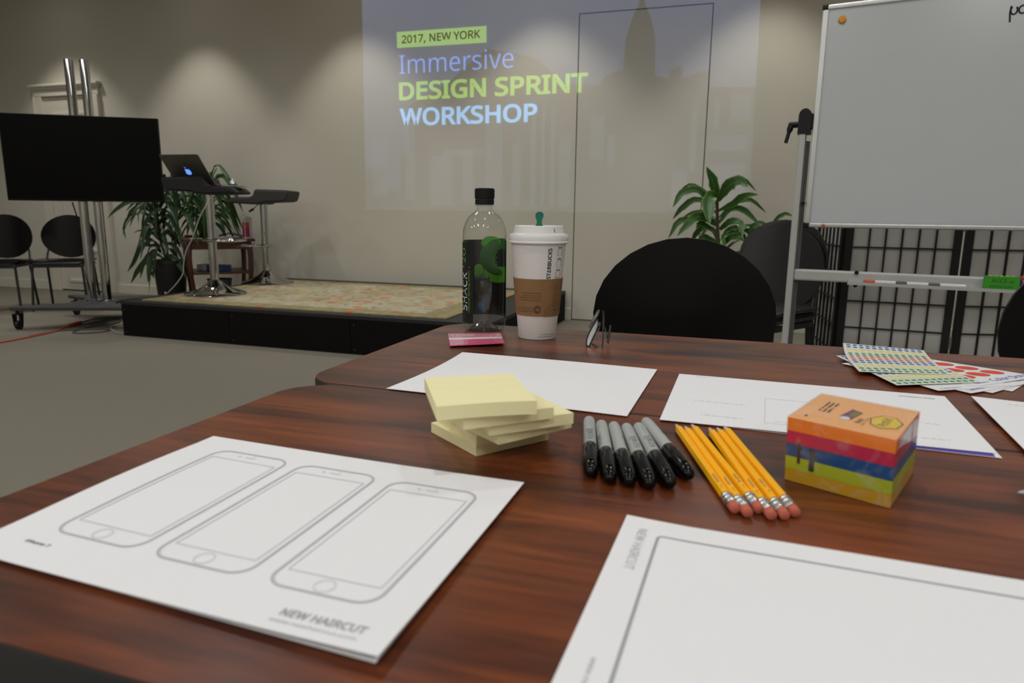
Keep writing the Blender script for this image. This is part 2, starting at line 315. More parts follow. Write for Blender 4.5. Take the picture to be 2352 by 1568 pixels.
def glyphs(s, bold=0.0, res=3, shear=0.0):
    key = (s, bold, res, shear)
    if key in _tc: return _tc[key]
    cu = bpy.data.curves.new('t', 'FONT'); cu.body = s
    if FONT: cu.font = FONT
    cu.resolution_u = res; cu.offset = bold; cu.fill_mode = 'FRONT'; cu.shear = shear
    o = bpy.data.objects.new('t', cu); COL.objects.link(o)
    dg = bpy.context.evaluated_depsgraph_get(); me = bpy.data.meshes.new_from_object(o.evaluated_get(dg))
    vs = [(v.co.x, v.co.y) for v in me.vertices]; fs = [tuple(p.vertices) for p in me.polygons]
    bpy.data.objects.remove(o); bpy.data.curves.remove(cu); bpy.data.meshes.remove(me)
    x0, x1 = min(v[0] for v in vs), max(v[0] for v in vs); y0, y1 = min(v[1] for v in vs), max(v[1] for v in vs)
    _tc[key] = ([((x - x0) / (x1 - x0), (y - y0) / (y1 - y0)) for x, y in vs], fs, (x1 - x0) / (y1 - y0)); return _tc[key]
def text(bm, s, mp, bx, bold=0.0, res=3, shear=0.0, mi=0):
    """lettering filling the 2-D box bx=(x0,y0,x1,y1), mapped by mp"""
    vs, fs, _ = glyphs(s, bold, res, shear); x0, y0, x1, y1 = bx
    V = [bm.verts.new(mp(x0 + a * (x1 - x0), y0 + b * (y1 - y0))) for a, b in vs]
    for f_ in fs:
        try: bm.faces.new([V[k] for k in f_]).material_index = mi
        except ValueError: pass
# ============================================================ the room
WY = 5.95
bm = BM(); box(bm, (-2.25, 0.975, -0.05), (13.5, 9.95, 0.1)); struct(mk('floor', bm, 'carpet'), 'grey loop-pile carpet floor')
bm = BM(); box(bm, (-2.25, 0.975, CEIL + 0.05), (13.5, 9.95, 0.1)); ceil = struct(mk('ceiling', bm, 'ceil'))
D2 = (-1.378, -0.298, 2.577)           # flush door: x0, x1, top
bm = BM()
box(bm, ((-9 + D2[0]) / 2, WY + 0.06, CEIL / 2), (D2[0] + 9, 0.12, CEIL)); box(bm, ((4.5 + D2[1]) / 2, WY + 0.06, CEIL / 2), (4.5 - D2[1], 0.12, CEIL))
box(bm, ((D2[0] + D2[1]) / 2, WY + 0.06, (CEIL + D2[2]) / 2), (D2[1] - D2[0], 0.12, CEIL - D2[2]))
struct(mk('wall_back', bm, 'wall'))
bm = BM(); box(bm, (-9.06, 0.975, CEIL / 2), (0.12, 9.95, CEIL)); struct(mk('wall_left', bm, 'wall'))
bm = BM(); box(bm, (4.56, 0.975, CEIL / 2), (0.12, 9.95, CEIL)); struct(mk('wall_right', bm, 'wall'))
bm = BM(); box(bm, (-2.25, -4.06, CEIL / 2), (13.5, 0.12, CEIL)); struct(mk('wall_front', bm, 'wall'))
# flush concealed door with a thin dark gap
d2 = struct(thing('door_2', 'flush cream door set level in the back wall', 'door', ((D2[0] + D2[1]) / 2, WY, 0)))
del d2['category']
hw = (D2[1] - D2[0]) / 2
bm = BM(); box(bm, (0, 0.045, D2[2] / 2), (2 * hw - 0.016, 0.08, D2[2] - 0.016), bev=0.002); mk('door_leaf', bm, 'wall', d2)
bm = BM(); box(bm, (0, 0.11, D2[2] / 2), (2 * hw - 0.001, 0.016, D2[2] - 0.001)); mk('door_gap', bm, 'groove', d2)
# panelled door with moulded casing
d1 = struct(thing('door_1', 'cream panelled door with moulded casing', 'door', (-7.09, WY, 0))); del d1['category']
W1 = 0.36
bm = BM()
for s in (-1, 1): box(bm, (s * (W1 + 0.055), -0.018, 1.075), (0.11, 0.034, 2.15), bev=0.006); box(bm, (s * (W1 + 0.10), -0.026, 1.075), (0.022, 0.05, 2.15), bev=0.006)
mk('side_casing', bm, 'trim', d1)
bm = BM(); box(bm, (0, -0.018, 2.195), (0.94, 0.034, 0.09), bev=0.005); box(bm, (0, -0.035, 2.262), (1.0, 0.068, 0.03), bev=0.01); box(bm, (0, -0.028, 2.235), (0.965, 0.052, 0.028), bev=0.008)
mk('head_casing', bm, 'trim', d1)
bm = BM(); box(bm, (0, -0.005, 1.08), (2 * W1, 0.008, 2.13)); lf = mk('door_leaf', bm, 'trim', d1)
for z0, z1 in ((0.12, 0.47), (0.62, 1.96)):
    bm = BM(); x0, x1 = -0.24, 0.24
    for c, s in ((((x0 + x1) / 2, -0.014, z0), (x1 - x0, 0.02, 0.035)), (((x0 + x1) / 2, -0.014, z1), (x1 - x0, 0.02, 0.035)), ((x0, -0.014, (z0 + z1) / 2), (0.035, 0.02, z1 - z0)), ((x1, -0.014, (z0 + z1) / 2), (0.035, 0.02, z1 - z0))):
        box(bm, c, s, bev=0.005)
    mk('panel_moulding', bm, 'trim', lf)
bm = BM(); box(bm, (0, -0.012, 0.008), (2 * W1, 0.016, 0.014)); mk('threshold_gap', bm, 'groove', d1)
bm = BM(); tube(bm, [(0.30, -0.01, 1.0), (0.30, -0.06, 1.0)], 0.011); lathe(bm, [(0.0, 0), (0.02, 0.004), (0.027, 0.015), (0.02, 0.03), (0, 0.034)], 16, cap0=False, cap1=False)
v = bm.verts[-80:] if False else None
k = mk('door_knob', bm, 'chrome', d1)
for nm, xa, xb in (('baseboard_left', -9.0, -7.56), ('baseboard_back', -6.62, D2[0] - 0.005), ('baseboard_right', D2[1] + 0.005, 4.5)):
    bm = BM(); box(bm, ((xa + xb) / 2, WY - 0.009, 0.052), (xb - xa, 0.018, 0.104), bev=0.004); struct(mk(nm, bm, 'trim'))
# recessed lamps in the ceiling
cans = [(x, 5.33) for x in WALL_XS] + GENERAL
can0 = None
for i, (x, y) in enumerate(cans):
    if can0 is None:
        can0 = thing('recessed_lamp', 'x', 'lamp', (x, y, CEIL)); parts = []
        bm = BM(); lathe(bm, [(0.078, -0.001), (0.10, -0.001), (0.102, -0.006), (0.078, -0.012), (0.078, -0.001)], 24, cap0=False, cap1=False); mk('trim_ring', bm, 'lid', can0)
        bm = BM(); lathe(bm, [(0.076, -0.0005), (0.076, -0.003)], 24); mk('lamp_lens', bm, 'canlamp', can0)
        t = can0
    else:
        t = can0.copy(); COL.objects.link(t)
        for ch in list(can0.children): c = ch.copy(); COL.objects.link(c); c.parent = t
        t.location = (x, y, CEIL)
    wl = i < len(WALL_XS)
    tag(t, 'round recessed ceiling lamp washing down the back wall' if wl else 'round recessed ceiling lamp lighting the open floor', 'lamp', 'wall washing ceiling lamps' if wl else 'general ceiling lamps')

for x, y in FILL_PANELS:
    t = thing('ceiling_fill', 'added long rectangular ceiling fill light behind the seat of the viewer', 'lamp', (x, y, CEIL), 0, 'added ceiling fill lights')  # unseen fixture body for the added fill light
    bm = BM()
    for c, s in (((0, 0.605, -.006), (.32, .02, .012)), ((0, -0.605, -.006), (.32, .02, .012)), ((.15, 0, -.006), (.02, 1.19, .012)), ((-.15, 0, -.006), (.02, 1.19, .012))): box(bm, c, s, bev=.002)
    mk('frame', bm, 'lid', t); bm = BM(); box(bm, (0, 0, -.003), (.28, 1.19, .004)); mk('diffuser', bm, 'lid', t)
# ------------------------------------------------------------ projected slide on the wall
ps = thing('projected_slide', 'projected workshop title slide glowing on the cream back wall', 'projection', (0, WY - 0.003, 0))
def mpw(x, z, d=0.0): return (x, -d, z)
bm = BM(); flat(bm, [(-3.43, 0.955), (0.075, 0.955), (0.04, 2.95), (-3.41, 2.95)], lambda x, z: mpw(x, z)); mk('slide_field', bm, glow_mat('slide field light', (0.66, 0.78, 1.0), 0.019), ps, normals=False)
sky = [(-3.41, 2.95), (-3.43, 1.35), (-3.2, 1.35), (-3.2, 1.15), (-3.05, 1.15), (-3.05, 1.45), (-2.95, 1.5), (-2.95, 1.9), (-2.6, 2.05), (-2.2, 2.35), (-1.75, 2.25), (-1.5, 2.02), (-1.2, 2.0), (-1.13, 2.08), (-0.99, 2.12),
       (-0.98, 2.35), (-0.93, 2.52), (-0.885, 2.60), (-0.868, 2.78), (-0.862, 2.93), (-0.85, 2.78), (-0.835, 2.60), (-0.79, 2.52), (-0.74, 2.35), (-0.73, 2.05), (-0.62, 2.03), (-0.61, 2.1), (-0.52, 2.12), (-0.51, 2.02), (-0.3, 2.08), (-0.29, 1.95), (0.058, 1.93), (0.04, 2.95)]
bm = BM(); flat(bm, sky, lambda x, z: mpw(x, z, 0.0004)); mk('slide_sky', bm, glow_mat('slide sky light', (0.28, 0.44, 1.0), 0.062, (1.6, 2.8, 0.40)), ps, normals=False)
bm = BM()
rr_ = random.Random(3)
for x0, z0, w_, h_ in ((-3.35, 1.1, .16, .5), (-3.0, 1.05, .10, .7), (-2.75, 1.0, .22, .45), (-2.62, 1.45, .5, .05), (-2.42, 1.02, .10, .5), (-2.2, 1.0, .16, .75), (-2.12, 1.75, .13, .1), (-1.95, 1.0, .08, .55), (-1.78, 1.0, .05, .9), (-1.68, 1.0, .03, .9), (-1.6, 1.0, .04, .85), (-1.52, 1.0, .10, .6),
                       (-1.25, 1.4, .12, .35), (-1.1, 1.35, .06, .25), (-0.55, 1.0, .12, .3), (-0.42, 1.3, .05, .5), (-0.25, 1.0, .28, .35), (-0.27, 1.45, .3, .12), (-0.25, 1.62, .05, .22), (-0.12, 1.68, .15, .2)):
    flat(bm, [(x0, z0), (x0 + w_, z0), (x0 + w_, z0 + h_), (x0, z0 + h_)], lambda x, z: mpw(x, z, 0.0004))
mk('slide_buildings', bm, glow_mat('slide building light', (0.42, 0.60, 1.0), 0.018), ps, normals=False)
bm = BM(); flat(bm, [(-3.062, 2.404), (-2.196, 2.398), (-2.196, 2.535), (-3.064, 2.541)], lambda x, z: mpw(x, z, 0.0008)); mk('slide_banner', bm, glow_mat('banner light', (0.42, 0.80, 0.02), 0.25), ps, normals=False)
bm = BM(); text(bm, '2017, NEW YORK', lambda x, z: mpw(x, z, 0.0016), (-3.015, 2.428, -2.252, 2.508), bold=0.012, res=6); mk('banner_text', bm, mat('banner shade text', (0.40, 0.36, 0.17), 0.9), ps)
bm = BM(); text(bm, 'Immersive', lambda x, z: mpw(x, z, 0.0012), (-3.044, 2.178, -1.946, 2.345), bold=-0.004, res=8); mk('slide_text', bm, glow_mat('thin text light', (0.14, 0.30, 1.0), 0.42), ps, normals=False)
bm = BM(); text(bm, 'DESIGN SPRINT', lambda x, z: mpw(x, z, 0.0012), (-3.052, 1.946, -1.286, 2.108), bold=0.024, res=8); mk('slide_text', bm, glow_mat('green text light', (0.50, 1.0, 0.06), 0.22), ps, normals=False)
bm = BM(); text(bm, 'WORKSHOP', lambda x, z: mpw(x, z, 0.0012), (-3.050, 1.720, -1.724, 1.878), bold=0.021, res=8); mk('slide_text', bm, glow_mat('blue text light', (0.20, 0.52, 1.0), 0.42), ps, normals=False)

# ------------------------------------------------------------ stage, rug
st = thing('stage_platform', 'low black stage platform built of box modules against the back wall', 'stage', (-2.895, 4.93, 0))
SX0, SX1, SY0, SY1, SZ = -4.36, -1.43, 3.92, 5.93, 0.262
for i in range(3):
    bm = BM(); xa = SX0 + i * 0.9767 + 2.895; box(bm, (xa + 0.488, SY0 - 4.93 + 0.012, 0.118), (0.9727, 0.024, 0.236), bev=0.002); mk('front_panel', bm, 'stagebl', st)
    for zz in (0.03, 0.20):
        bm = BM(); lathe(bm, [(0.0, 0), (0.0035, 0), (0.003, 0.001), (0, 0.0015)], 8, cap0=False, cap1=False)
        s = mk('screw', bm, 'chrome', st, loc=(xa + 0.03, SY0 - 4.93 - 0.0005, zz)); s.rotation_euler = (R(90), 0, 0)
for xx in (SX0 + 0.012, SX1 - 0.012):
    bm = BM(); box(bm, (xx + 2.895, 0.012, 0.118), (0.024, SY1 - SY0 - 0.026, 0.236), bev=0.002); mk('side_panel', bm, 'stagebl', st)
bm = BM(); box(bm, (0, -0.005 + 0.0, 0.249), (SX1 - SX0 + 0.004, SY1 - SY0 + 0.006, 0.026), bev=0.004); mk('deck', bm, 'stagerim', st)
bm = BM(); prism(bm, rrect(-1.245, -0.872, 1.245, 0.86, 0.01, 2), 0, 0.008); rug = tag(mk('area_rug', bm, 'rug', loc=(-2.99, 4.862, SZ + 0.0005)), 'cream and gold patterned rug with orange blossoms covering the stage', 'rug')

# ------------------------------------------------------------ chairs
def oval_back(cx, cz, a, b, yb, curve, tilt, th, n=28, m=7):
    """curved oval shell; concave towards -y"""
    bm = BM(); front, back = [], []
    for k in range(m + 1):
        t = k / m; ring_f, ring_b = [], []
        for i in range(n):
            an = 2 * math.pi * i / n; x = a * t * math.cos(an); z = b * t * math.sin(an)
            y = yb - curve * (x / a) ** 2 + tilt * z
            ring_f.append((cx + x, y - th / 2, cz + z)); ring_b.append((cx + x, y + th / 2, cz + z))
            if k == 0: break
        front.append([bm.verts.new(p) for p in ring_f]); back.append([bm.verts.new(p) for p in ring_b])
    for rings, flip in ((front, 0), (back, 1)):
        for i in range(n):
            q = (rings[0][0], rings[1][i], rings[1][(i + 1) % n]); bm.faces.new(q[::-1] if flip else q)
        for k in range(1, m):
            for i in range(n):
                q = (rings[k][i], rings[k + 1][i], rings[k + 1][(i + 1) % n], rings[k][(i + 1) % n]); bm.faces.new(q[::-1] if flip else q)
    for i in range(n): bm.faces.new((front[m][i], front[m][(i + 1) % n], back[m][(i + 1) % n], back[m][i]))
    return bm
def make_chair(label, group=None):
    t = thing('stacking_chair', label, 'chair', group=group)
    mk('backrest', oval_back(0, 0.673, 0.236, 0.205, 0.235, 0.05, 0.10, 0.014), 'chair', t, smooth=True, sharp=50)
    bm = BM(); prism(bm, rrect(-0.235, -0.21, 0.235, 0.20, 0.07), 0, 0.016, lambda x, y, z: (x, y, 0.437 + z - 0.02 * max(0, (-y - 0.12) / 0.09) ** 2 + 0.012 * (x / 0.23) ** 2)); mk('seat', bm, 'chair', t, smooth=True, sharp=40)
    bm = BM(); box(bm, (0, -0.196, 0.418), (0.43, 0.018, 0.034), bev=0.005); box(bm, (0, 0.17, 0.421), (0.38, 0.018, 0.03), bev=0.005)
    for s in (-1, 1): box(bm, (s * 0.205, -0.01, 0.421), (0.018, 0.36, 0.03), bev=0.005)
    mk('seat_frame', bm, 'blackmetal', t)
    for s in (-1, 1):
        bm = BM(); tube(bm, smoothpath([(s * 0.195, -0.17, 0.43), (s * 0.205, -0.185, 0.38), (s * 0.225, -0.215, 0.0)], 4), 0.011, 10); mk('leg', bm, 'blackmetal', t, smooth=True, sharp=60)
        bm = BM(); tube(bm, smoothpath([(s * 0.195, 0.15, 0.43), (s * 0.20, 0.165, 0.36), (s * 0.21, 0.225, 0.0)], 4), 0.011, 10); mk('leg', bm, 'blackmetal', t, smooth=True, sharp=60)
        bm = BM(); tube(bm, smoothpath([(s * 0.195, 0.12, 0.425), (s * 0.20, 0.165, 0.46), (s * 0.185, 0.205, 0.56), (s * 0.15, 0.228, 0.64)], 5), 0.009, 8); mk('back_post', bm, 'blackmetal', t, smooth=True, sharp=60)
    return t
def copy_thing(src, loc, rz, label=None, group=None, name=None):
    c = src.copy(); COL.objects.link(c); c.location = loc; c.rotation_euler = (0, 0, rz)
    if label: c['label'] = label
    if group: c['group'] = group
    elif 'group' in c: del c['group']
    for ch in list(src.children):
        d = ch.copy(); COL.objects.link(d); d.parent = c
        for g in ch.children: e = g.copy(); COL.objects.link(e); e.parent = d
    return c
ch0 = make_chair('black oval-backed chair pulled back behind the far side of the table'); ch0.location = (-0.12, 1.66, 0); ch0.rotation_euler = (0, 0, R(2))
copy_thing(ch0, (0.815, 1.66, 0), R(-6), 'black oval-backed chair cut off by the right picture edge, behind the table')
copy_thing(ch0, (-6.05, 4.86, 0), R(33), 'black oval-backed chair by the wall, behind the chrome poles of the screen stand')
copy_thing(ch0, (-6.46, 4.53, 0), R(33), 'black oval-backed chair by the wall, cut off by the left picture edge')
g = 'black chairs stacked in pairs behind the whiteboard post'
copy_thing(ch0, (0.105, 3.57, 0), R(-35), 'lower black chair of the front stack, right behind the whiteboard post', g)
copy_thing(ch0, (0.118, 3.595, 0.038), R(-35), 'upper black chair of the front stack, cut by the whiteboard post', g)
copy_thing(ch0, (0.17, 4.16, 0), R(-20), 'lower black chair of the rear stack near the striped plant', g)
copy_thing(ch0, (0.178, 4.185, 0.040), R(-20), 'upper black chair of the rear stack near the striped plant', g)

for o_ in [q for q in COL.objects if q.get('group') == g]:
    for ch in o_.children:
        if ch.name.startswith(('backrest', 'seat')) and not ch.name.startswith('seat_frame'): ch.data = ch.data.copy(); ch.data.materials.clear(); ch.data.materials.append(MT['greychair'])  # stacked chairs: backrest and seat a paler grey than the other chairs
# ------------------------------------------------------------ whiteboard on its stand
WB = thing('mobile_whiteboard', 'large white dry-erase board with aluminium frame on a silver wheeled stand', 'whiteboard', (0.24, 3.127, 0), R(-10))
BX0, BX1, BZ0, BZ1 = 0.022, 1.262, 0.893, 1.752
bm = BM(); box(bm, ((BX0 + BX1) / 2, 0, (BZ0 + BZ1) / 2), (BX1 - BX0 - 0.03, 0.014, BZ1 - BZ0 - 0.03)); mk('writing_surface', bm, 'boardw', WB)
for c, s in ((((BX0 + BX1) / 2, 0, BZ0 + 0.009), (BX1 - BX0 - 0.02, 0.024, 0.018)), (((BX0 + BX1) / 2, 0, BZ1 - 0.009), (BX1 - BX0 - 0.02, 0.024, 0.018)), ((BX0 + 0.010, 0, (BZ0 + BZ1) / 2), (0.022, 0.026, BZ1 - BZ0 - 0.02)), ((BX1 - 0.009, 0, (BZ0 + BZ1) / 2), (0.018, 0.024, BZ1 - BZ0 - 0.02))):
    bm = BM(); box(bm, c, s, bev=0.004); box(bm, (c[0], -0.0125, c[2]), (max(s[0] * 0.99, 0.003) if s[0] > 0.1 else 0.004, 0.002, s[2] * 0.99 if s[2] > 0.1 else 0.004)); mk('frame_rail', bm, 'alu', WB)
for x in (BX0 + 0.009, BX1 - 0.009):
    for z in (BZ0 + 0.009, BZ1 - 0.009): bm = BM(); box(bm, (x, 0, z), (0.023, 0.029, 0.023), bev=0.006); mk('corner_cap', bm, 'blackpl', WB)
bm = BM()
mpb = lambda x, z: (x, -0.0075, z)
def pen(pts, wd=0.006): stroke(bm, [(p[0], p[1]) for p in pts], wd, mpb)
P0 = (0.637, 1.640)
pen([(P0[0], P0[1] + .036), (P0[0] - .002, P0[1] + .012), (P0[0] + .001, P0[1] - .018)]); pen(circle(P0[0] + .009, P0[1] + .021, .010, .014, 14, 2.2)[:12])
pen(circle(P0[0] + .034, P0[1] + .021, .011, .013, 14, .6)); pen([(P0[0] + .045, P0[1] + .034), (P0[0] + .045, P0[1] + .010), (P0[0] + .052, P0[1] + .008)])
mk('handwriting', bm, 'blackink', WB)
bm = BM(); flat(bm, [(0.085, BZ0 + 0.003), (0.104, BZ0 + 0.004), (0.098, BZ0 + 0.015), (0.09, BZ0 + 0.014)], lambda x, z: (x, -0.0138, z)); mk('frame_stain', bm, 'packo', WB)
for sx, nm in ((-0.014, 1), (1.298, -1)):
    bm = BM(); box(bm, (sx, 0.0, 0.69), (0.026, 0.05, 1.24), bev=0.005); mk('post', bm, 'alupaint', WB)
    bm = BM(); box(bm, (sx + nm * 0.0165, 0.006, 0.66), (0.007, 0.03, 1.16)); box(bm, (sx + nm * 0.024, 0.012, 0.66), (0.009, 0.02, 1.16)); mk('post_channel', bm, 'aludark', WB)  # darker grey strip of the two-tone post
    bm = BM(); prism(bm, circle(0, 0, 0.028, 0.028, 18)[:10] + [(-0.028, -0.072), (0.028, -0.072)], -0.03, 0.03, lambda x, y, z: (sx + nm * 0.005 + x * 0.86, z * 0.9, 1.338 + y)); mk('pivot_housing', bm, 'blackpl', WB)
    bm = BM(); box(bm, (sx + nm * 0.03, 0, 1.316), (0.014, 0.034, 0.06), bev=0.004); mk('pivot_bracket', bm, 'blackpl', WB)
    bm = BM(); tube(bm, [(sx, -0.0, 1.307), (sx - nm * 0.052, -0.0, 1.307)], 0.013, 12)
    tube(bm, smoothpath([(sx - nm * 0.046, 0, 1.312), (sx - nm * 0.052, -0.004, 1.286), (sx - nm * 0.062, -0.012, 1.235)], 4), [0.012] * 5 + [0.0075] * 4, 10); mk('clamp_lever', bm, 'blackpl', WB, smooth=True, sharp=50)
    bm = BM(); box(bm, (sx, 0, 0.07), (0.05, 0.6, 0.035), bev=0.006); mk('foot_bar', bm, 'alupaint', WB)
    for yy in (-0.27, 0.27):
        bm = BM(); tube(bm, [(sx - 0.012, yy, 0.026), (sx + 0.012, yy, 0.026)], 0.026, 16); box(bm, (sx, yy, 0.05), (0.034, 0.03, 0.02)); mk('caster', bm, 'blackpl', WB)
bm = BM(); box(bm, (0.642, 0, 0.696), (1.286, 0.035, 0.046), bev=0.007); mk('cross_bar', bm, 'alupaint', WB)
bm = BM(); box(bm, (0.70, -0.052, 0.674), (0.985, 0.062, 0.004)); box(bm, (0.70, -0.082, 0.677), (0.985, 0.004, 0.012)); box(bm, (0.70, -0.0215, 0.683), (0.985, 0.003, 0.022)); mk('pen_tray', bm, 'alupaint', WB)
for zz in (0.716, 0.664): bm = BM(); tube(bm, [(0.235, -0.026, zz), (0.235, -0.012, zz)], 0.008, 10); mk('tray_clip', bm, 'blackpl', WB)
bm = BM(); lathe(bm, [(0, 0), (0.008, 0), (0.008, 0.008), (0, 0.01)], 12, cap0=False, cap1=False); s = mk('frame_screw', bm, 'blackpl', WB, loc=(0.012, -0.02, 0.992)); s.rotation_euler = (R(90), 0, 0)
wm = WB.matrix_basis
def onboard(x, y, z): return wm @ Vector((x, y, z))
mg_bm = BM(); lathe(mg_bm, [(0.0, 0.008), (0.011, 0.0075), (0.0145, 0.004), (0.0145, 0)], 20, cap0=False); mg = mk('round_magnet', mg_bm, 'magnet', smooth=True)
wm = Matrix.Translation(WB.location) @ Matrix.Rotation(R(-10), 4, 'Z')
mg.matrix_world = Matrix.Translation(onboard(0.094, -0.0072, 1.692)) @ (Matrix.Rotation(R(-10), 4, 'Z') @ Matrix.Rotation(R(90), 4, 'X')); tag(mg, 'round orange magnet at the top left of the whiteboard', 'magnet')
def penmarker(x, capm, label):
    t = thing('whiteboard_marker', label, 'marker', onboard(x, -0.052, 0.684), R(-10), 'whiteboard markers in the pen tray')
    bm = BM(); tube(bm, [(-0.01, 0, 0), (0.07, 0, 0), (0.074, 0, 0)], [0.0075, 0.0075, 0.005], 12); mk('barrel', bm, 'lid', t, smooth=True)
    bm = BM(); tube(bm, [(-0.052, 0, 0), (-0.048, 0, 0), (-0.011, 0, 0)], [0.005, 0.008, 0.008], 12); mk('cap', bm, capm, t, smooth=True)
penmarker(0.315, 'packo', 'whiteboard marker with a red cap, leftmost in the pen tray')
penmarker(0.425, 'aludark', 'whiteboard marker with a dark cap, next to the red-capped one')
penmarker(0.535, 'aludark', 'whiteboard marker with a dark cap, in the middle of the pen tray')
E_ = thing('board_eraser', 'green felt board eraser with black lettering standing in the pen tray', 'eraser', onboard(0.716, -0.05, 0.6765), R(-10))
bm = BM(); prism(bm, rrect(-0.054, 0, 0.054, 0.052, 0.007, 4), -0.014, 0.014, lambda x, y, z: (x, z, y)); mk('felt_block', bm, 'eraserg', E_)
bm = BM(); mpe = lambda x, z: (x, -0.0145, z)
text(bm, 'AUCS', mpe, (-0.032, 0.029, 0.014, 0.044)); text(bm, '.com', mpe, (0.021, 0.029, 0.036, 0.037)); text(bm, 'white board eraser', mpe, (-0.038, 0.011, 0.036, 0.020)); mk('lettering', bm, mat('dark green ink', (0.01, 0.07, 0.01), 0.8), E_)
bm = BM()
for k in range(5): box(bm, (-0.035 + 0.017 * k, 0.002, 0.0525), (0.009, 0.018, 0.0015))
mk('felt_tufts', bm, 'dyel', E_)
Pk = thing('cleaner_pack', 'purple and orange packet standing in the tray right of the green eraser', 'packet', onboard(0.812, -0.05, 0.6765), R(-10))
bm = BM(); box(bm, (0, 0, 0.022), (0.078, 0.026, 0.044), bev=0.002); mk('packet_body', bm, 'packp', Pk)
bm = BM(); box(bm, (0, 0, 0.050), (0.078, 0.0262, 0.011), bev=0.002); mk('orange_band', bm, 'packo', Pk)
bm = BM()
for k, (a, b) in enumerate(((-0.034, 0.01), (-0.034, 0.02), (-0.034, 0.0))): box(bm, ((a + b) / 2, -0.0134, 0.040 - 0.006 * k), (b - a, 0.0008, 0.0022))
mk('white_print', bm, 'whiteink', Pk)

# ------------------------------------------------------------ folding lattice screen
SH = thing('folding_screen', 'black lattice folding screen with rice-paper panes behind the whiteboard', 'screen', (0.552, 4.07, 0))
def shoji(p, ang, wd, Hh=1.78):
    """one leaf from p along ang"""
    ca, sa = math.cos(ang), math.sin(ang)
    T = lambda x, y, z: (p[0] + ca * x - sa * y, p[1] + sa * x + ca * y, z)
    def bx(name, x0, x1, y0, y1, z0, z1, m, par):
        bm = BM(); vs = [bm.verts.new(T(x, y, z)) for x in (x0, x1) for y in (y0, y1) for z in (z0, z1)]
        for q in ((0, 1, 3, 2), (4, 6, 7, 5), (0, 4, 5, 1), (2, 3, 7, 6), (0, 2, 6, 4), (1, 5, 7, 3)): bm.faces.new([vs[k] for k in q])
        return mk(name, bm, m, par)
    fr = bx('stile', 0, 0.036, -0.011, 0.011, 0.0, Hh, 'shojib', SH); bx('stile', wd - 0.036, wd, -0.011, 0.011, 0.0, Hh, 'shojib', SH)
    for z in (0.07, Hh - 0.04): bx('rail', 0.036, wd - 0.036, -0.011, 0.011, z - 0.022, z + 0.022, 'shojib', SH)
    pp = bx('paper_pane', 0.036, wd - 0.036, 0.002, 0.003, 0.09, Hh - 0.06, 'shojip', SH)
    n = 6; s = (wd - 0.072) / n
    for k in range(1, n): bx('lattice_bar', 0.036 + s * k - 0.004, 0.036 + s * k + 0.004, -0.008, 0.002, 0.09, Hh - 0.06, 'shojib', pp)
    z = 0.348 - 0.144
    while z < Hh - 0.1: bx('lattice_bar', 0.036, wd - 0.036, -0.007, 0.002, z - 0.0035, z + 0.0035, 'shojib', pp); z += 0.144
    return (p[0] + ca * wd, p[1] + sa * wd)
q0 = (0.0, 0.0)
back0 = (0.552, 4.07)
th0 = R(96); shoji((0.62 * math.cos(th0) - 0.004, 0.62 * math.sin(th0) + 0.012), th0 + math.pi, 0.60)
q1 = shoji((0.0, 0.0), R(-5), 0.53)
q2 = shoji((q1[0] + 0.016, q1[1] + 0.004), R(13), 0.585)
q3 = shoji((q2[0] + 0.014, q2[1] - 0.004), R(-8), 0.585)
bm = BM()
for q in (q1, q2):
    for z in (0.3, 0.9, 1.5): tube(bm, [(q[0] + 0.008, q[1] - 0.004, z - 0.03), (q[0] + 0.008, q[1] - 0.004, z + 0.03)], 0.005, 8)
mk('hinges', bm, 'chrome', SH)
# ============================================================ screen on its rolling stand
TS = thing('tv_stand', 'wheeled dark floor stand with two tall chrome poles beside the stage', 'stand', (-5.34, 3.765, 0), R(22))
CW, CD = 0.94, 0.88
pl = [(0.03, 0), (CW - 0.03, 0), (CW, 0.03), (CW - 0.02, 0.08), (0.66, 0.30), (0.62, 0.46), (0.66, 0.60), (CW - 0.02, 0.80), (CW, 0.85), (CW - 0.04, CD), (0.72, 0.83), (0.22, 0.83), (0.04, CD), (0, 0.85), (0.02, 0.80), (0.28, 0.60), (0.32, 0.46), (0.28, 0.30), (0.02, 0.08), (0, 0.03)]
bm = BM(); prism(bm, pl, 0.155, 0.178); mk('base_plate', bm, 'carttop', TS)
for x, y in ((0.05, 0.045), (CW - 0.05, 0.045), (0.06, 0.84), (CW - 0.06, 0.84)):
    bm = BM(); tube(bm, [(x - 0.013, y, 0.036), (x + 0.013, y, 0.036)], 0.036, 18); cs = mk('caster_wheel', bm, 'blackpl', TS)
    bm = BM(); tube(bm, [(x, y, 0.12), (x, y, 0.157)], 0.014, 10)
    for s in (-1, 1): prism(bm, [(-0.02, 0.03), (0.012, 0.03), (0.028, 0.125), (-0.028, 0.125)], x + s * 0.025 - 0.003, x + s * 0.025 + 0.003, lambda a, b, c: (c, y + a, b))
    box(bm, (x, y, 0.122), (0.056, 0.05, 0.012), bev=0.003); mk('caster_fork', bm, 'blackpl', TS)
PX, PY = 0.42, 0.44
for dx in (0, 0.118):
    bm = BM(); lathe(bm, [(0.060, 0.178), (0.060, 0.186), (0.037, 0.19)], 24, (PX + dx, PY)); tube(bm, [(PX + dx, PY, 0.19), (PX + dx, PY, 2.09)], 0.034, 24); mk('pole', bm, 'chrome', TS, smooth=True, sharp=40)
bm = BM(); box(bm, (PX + 0.059, PY - 0.05, 1.32), (0.34, 0.03, 0.30), bev=0.004); box(bm, (PX + 0.059, PY - 0.02, 1.32), (0.24, 0.05, 0.05)); mk('mount_bracket', bm, 'blackmetal', TS)
TV = thing('television', 'large flat black television mounted on the chrome poles', 'television', (-4.935, 4.220, 0), R(31))
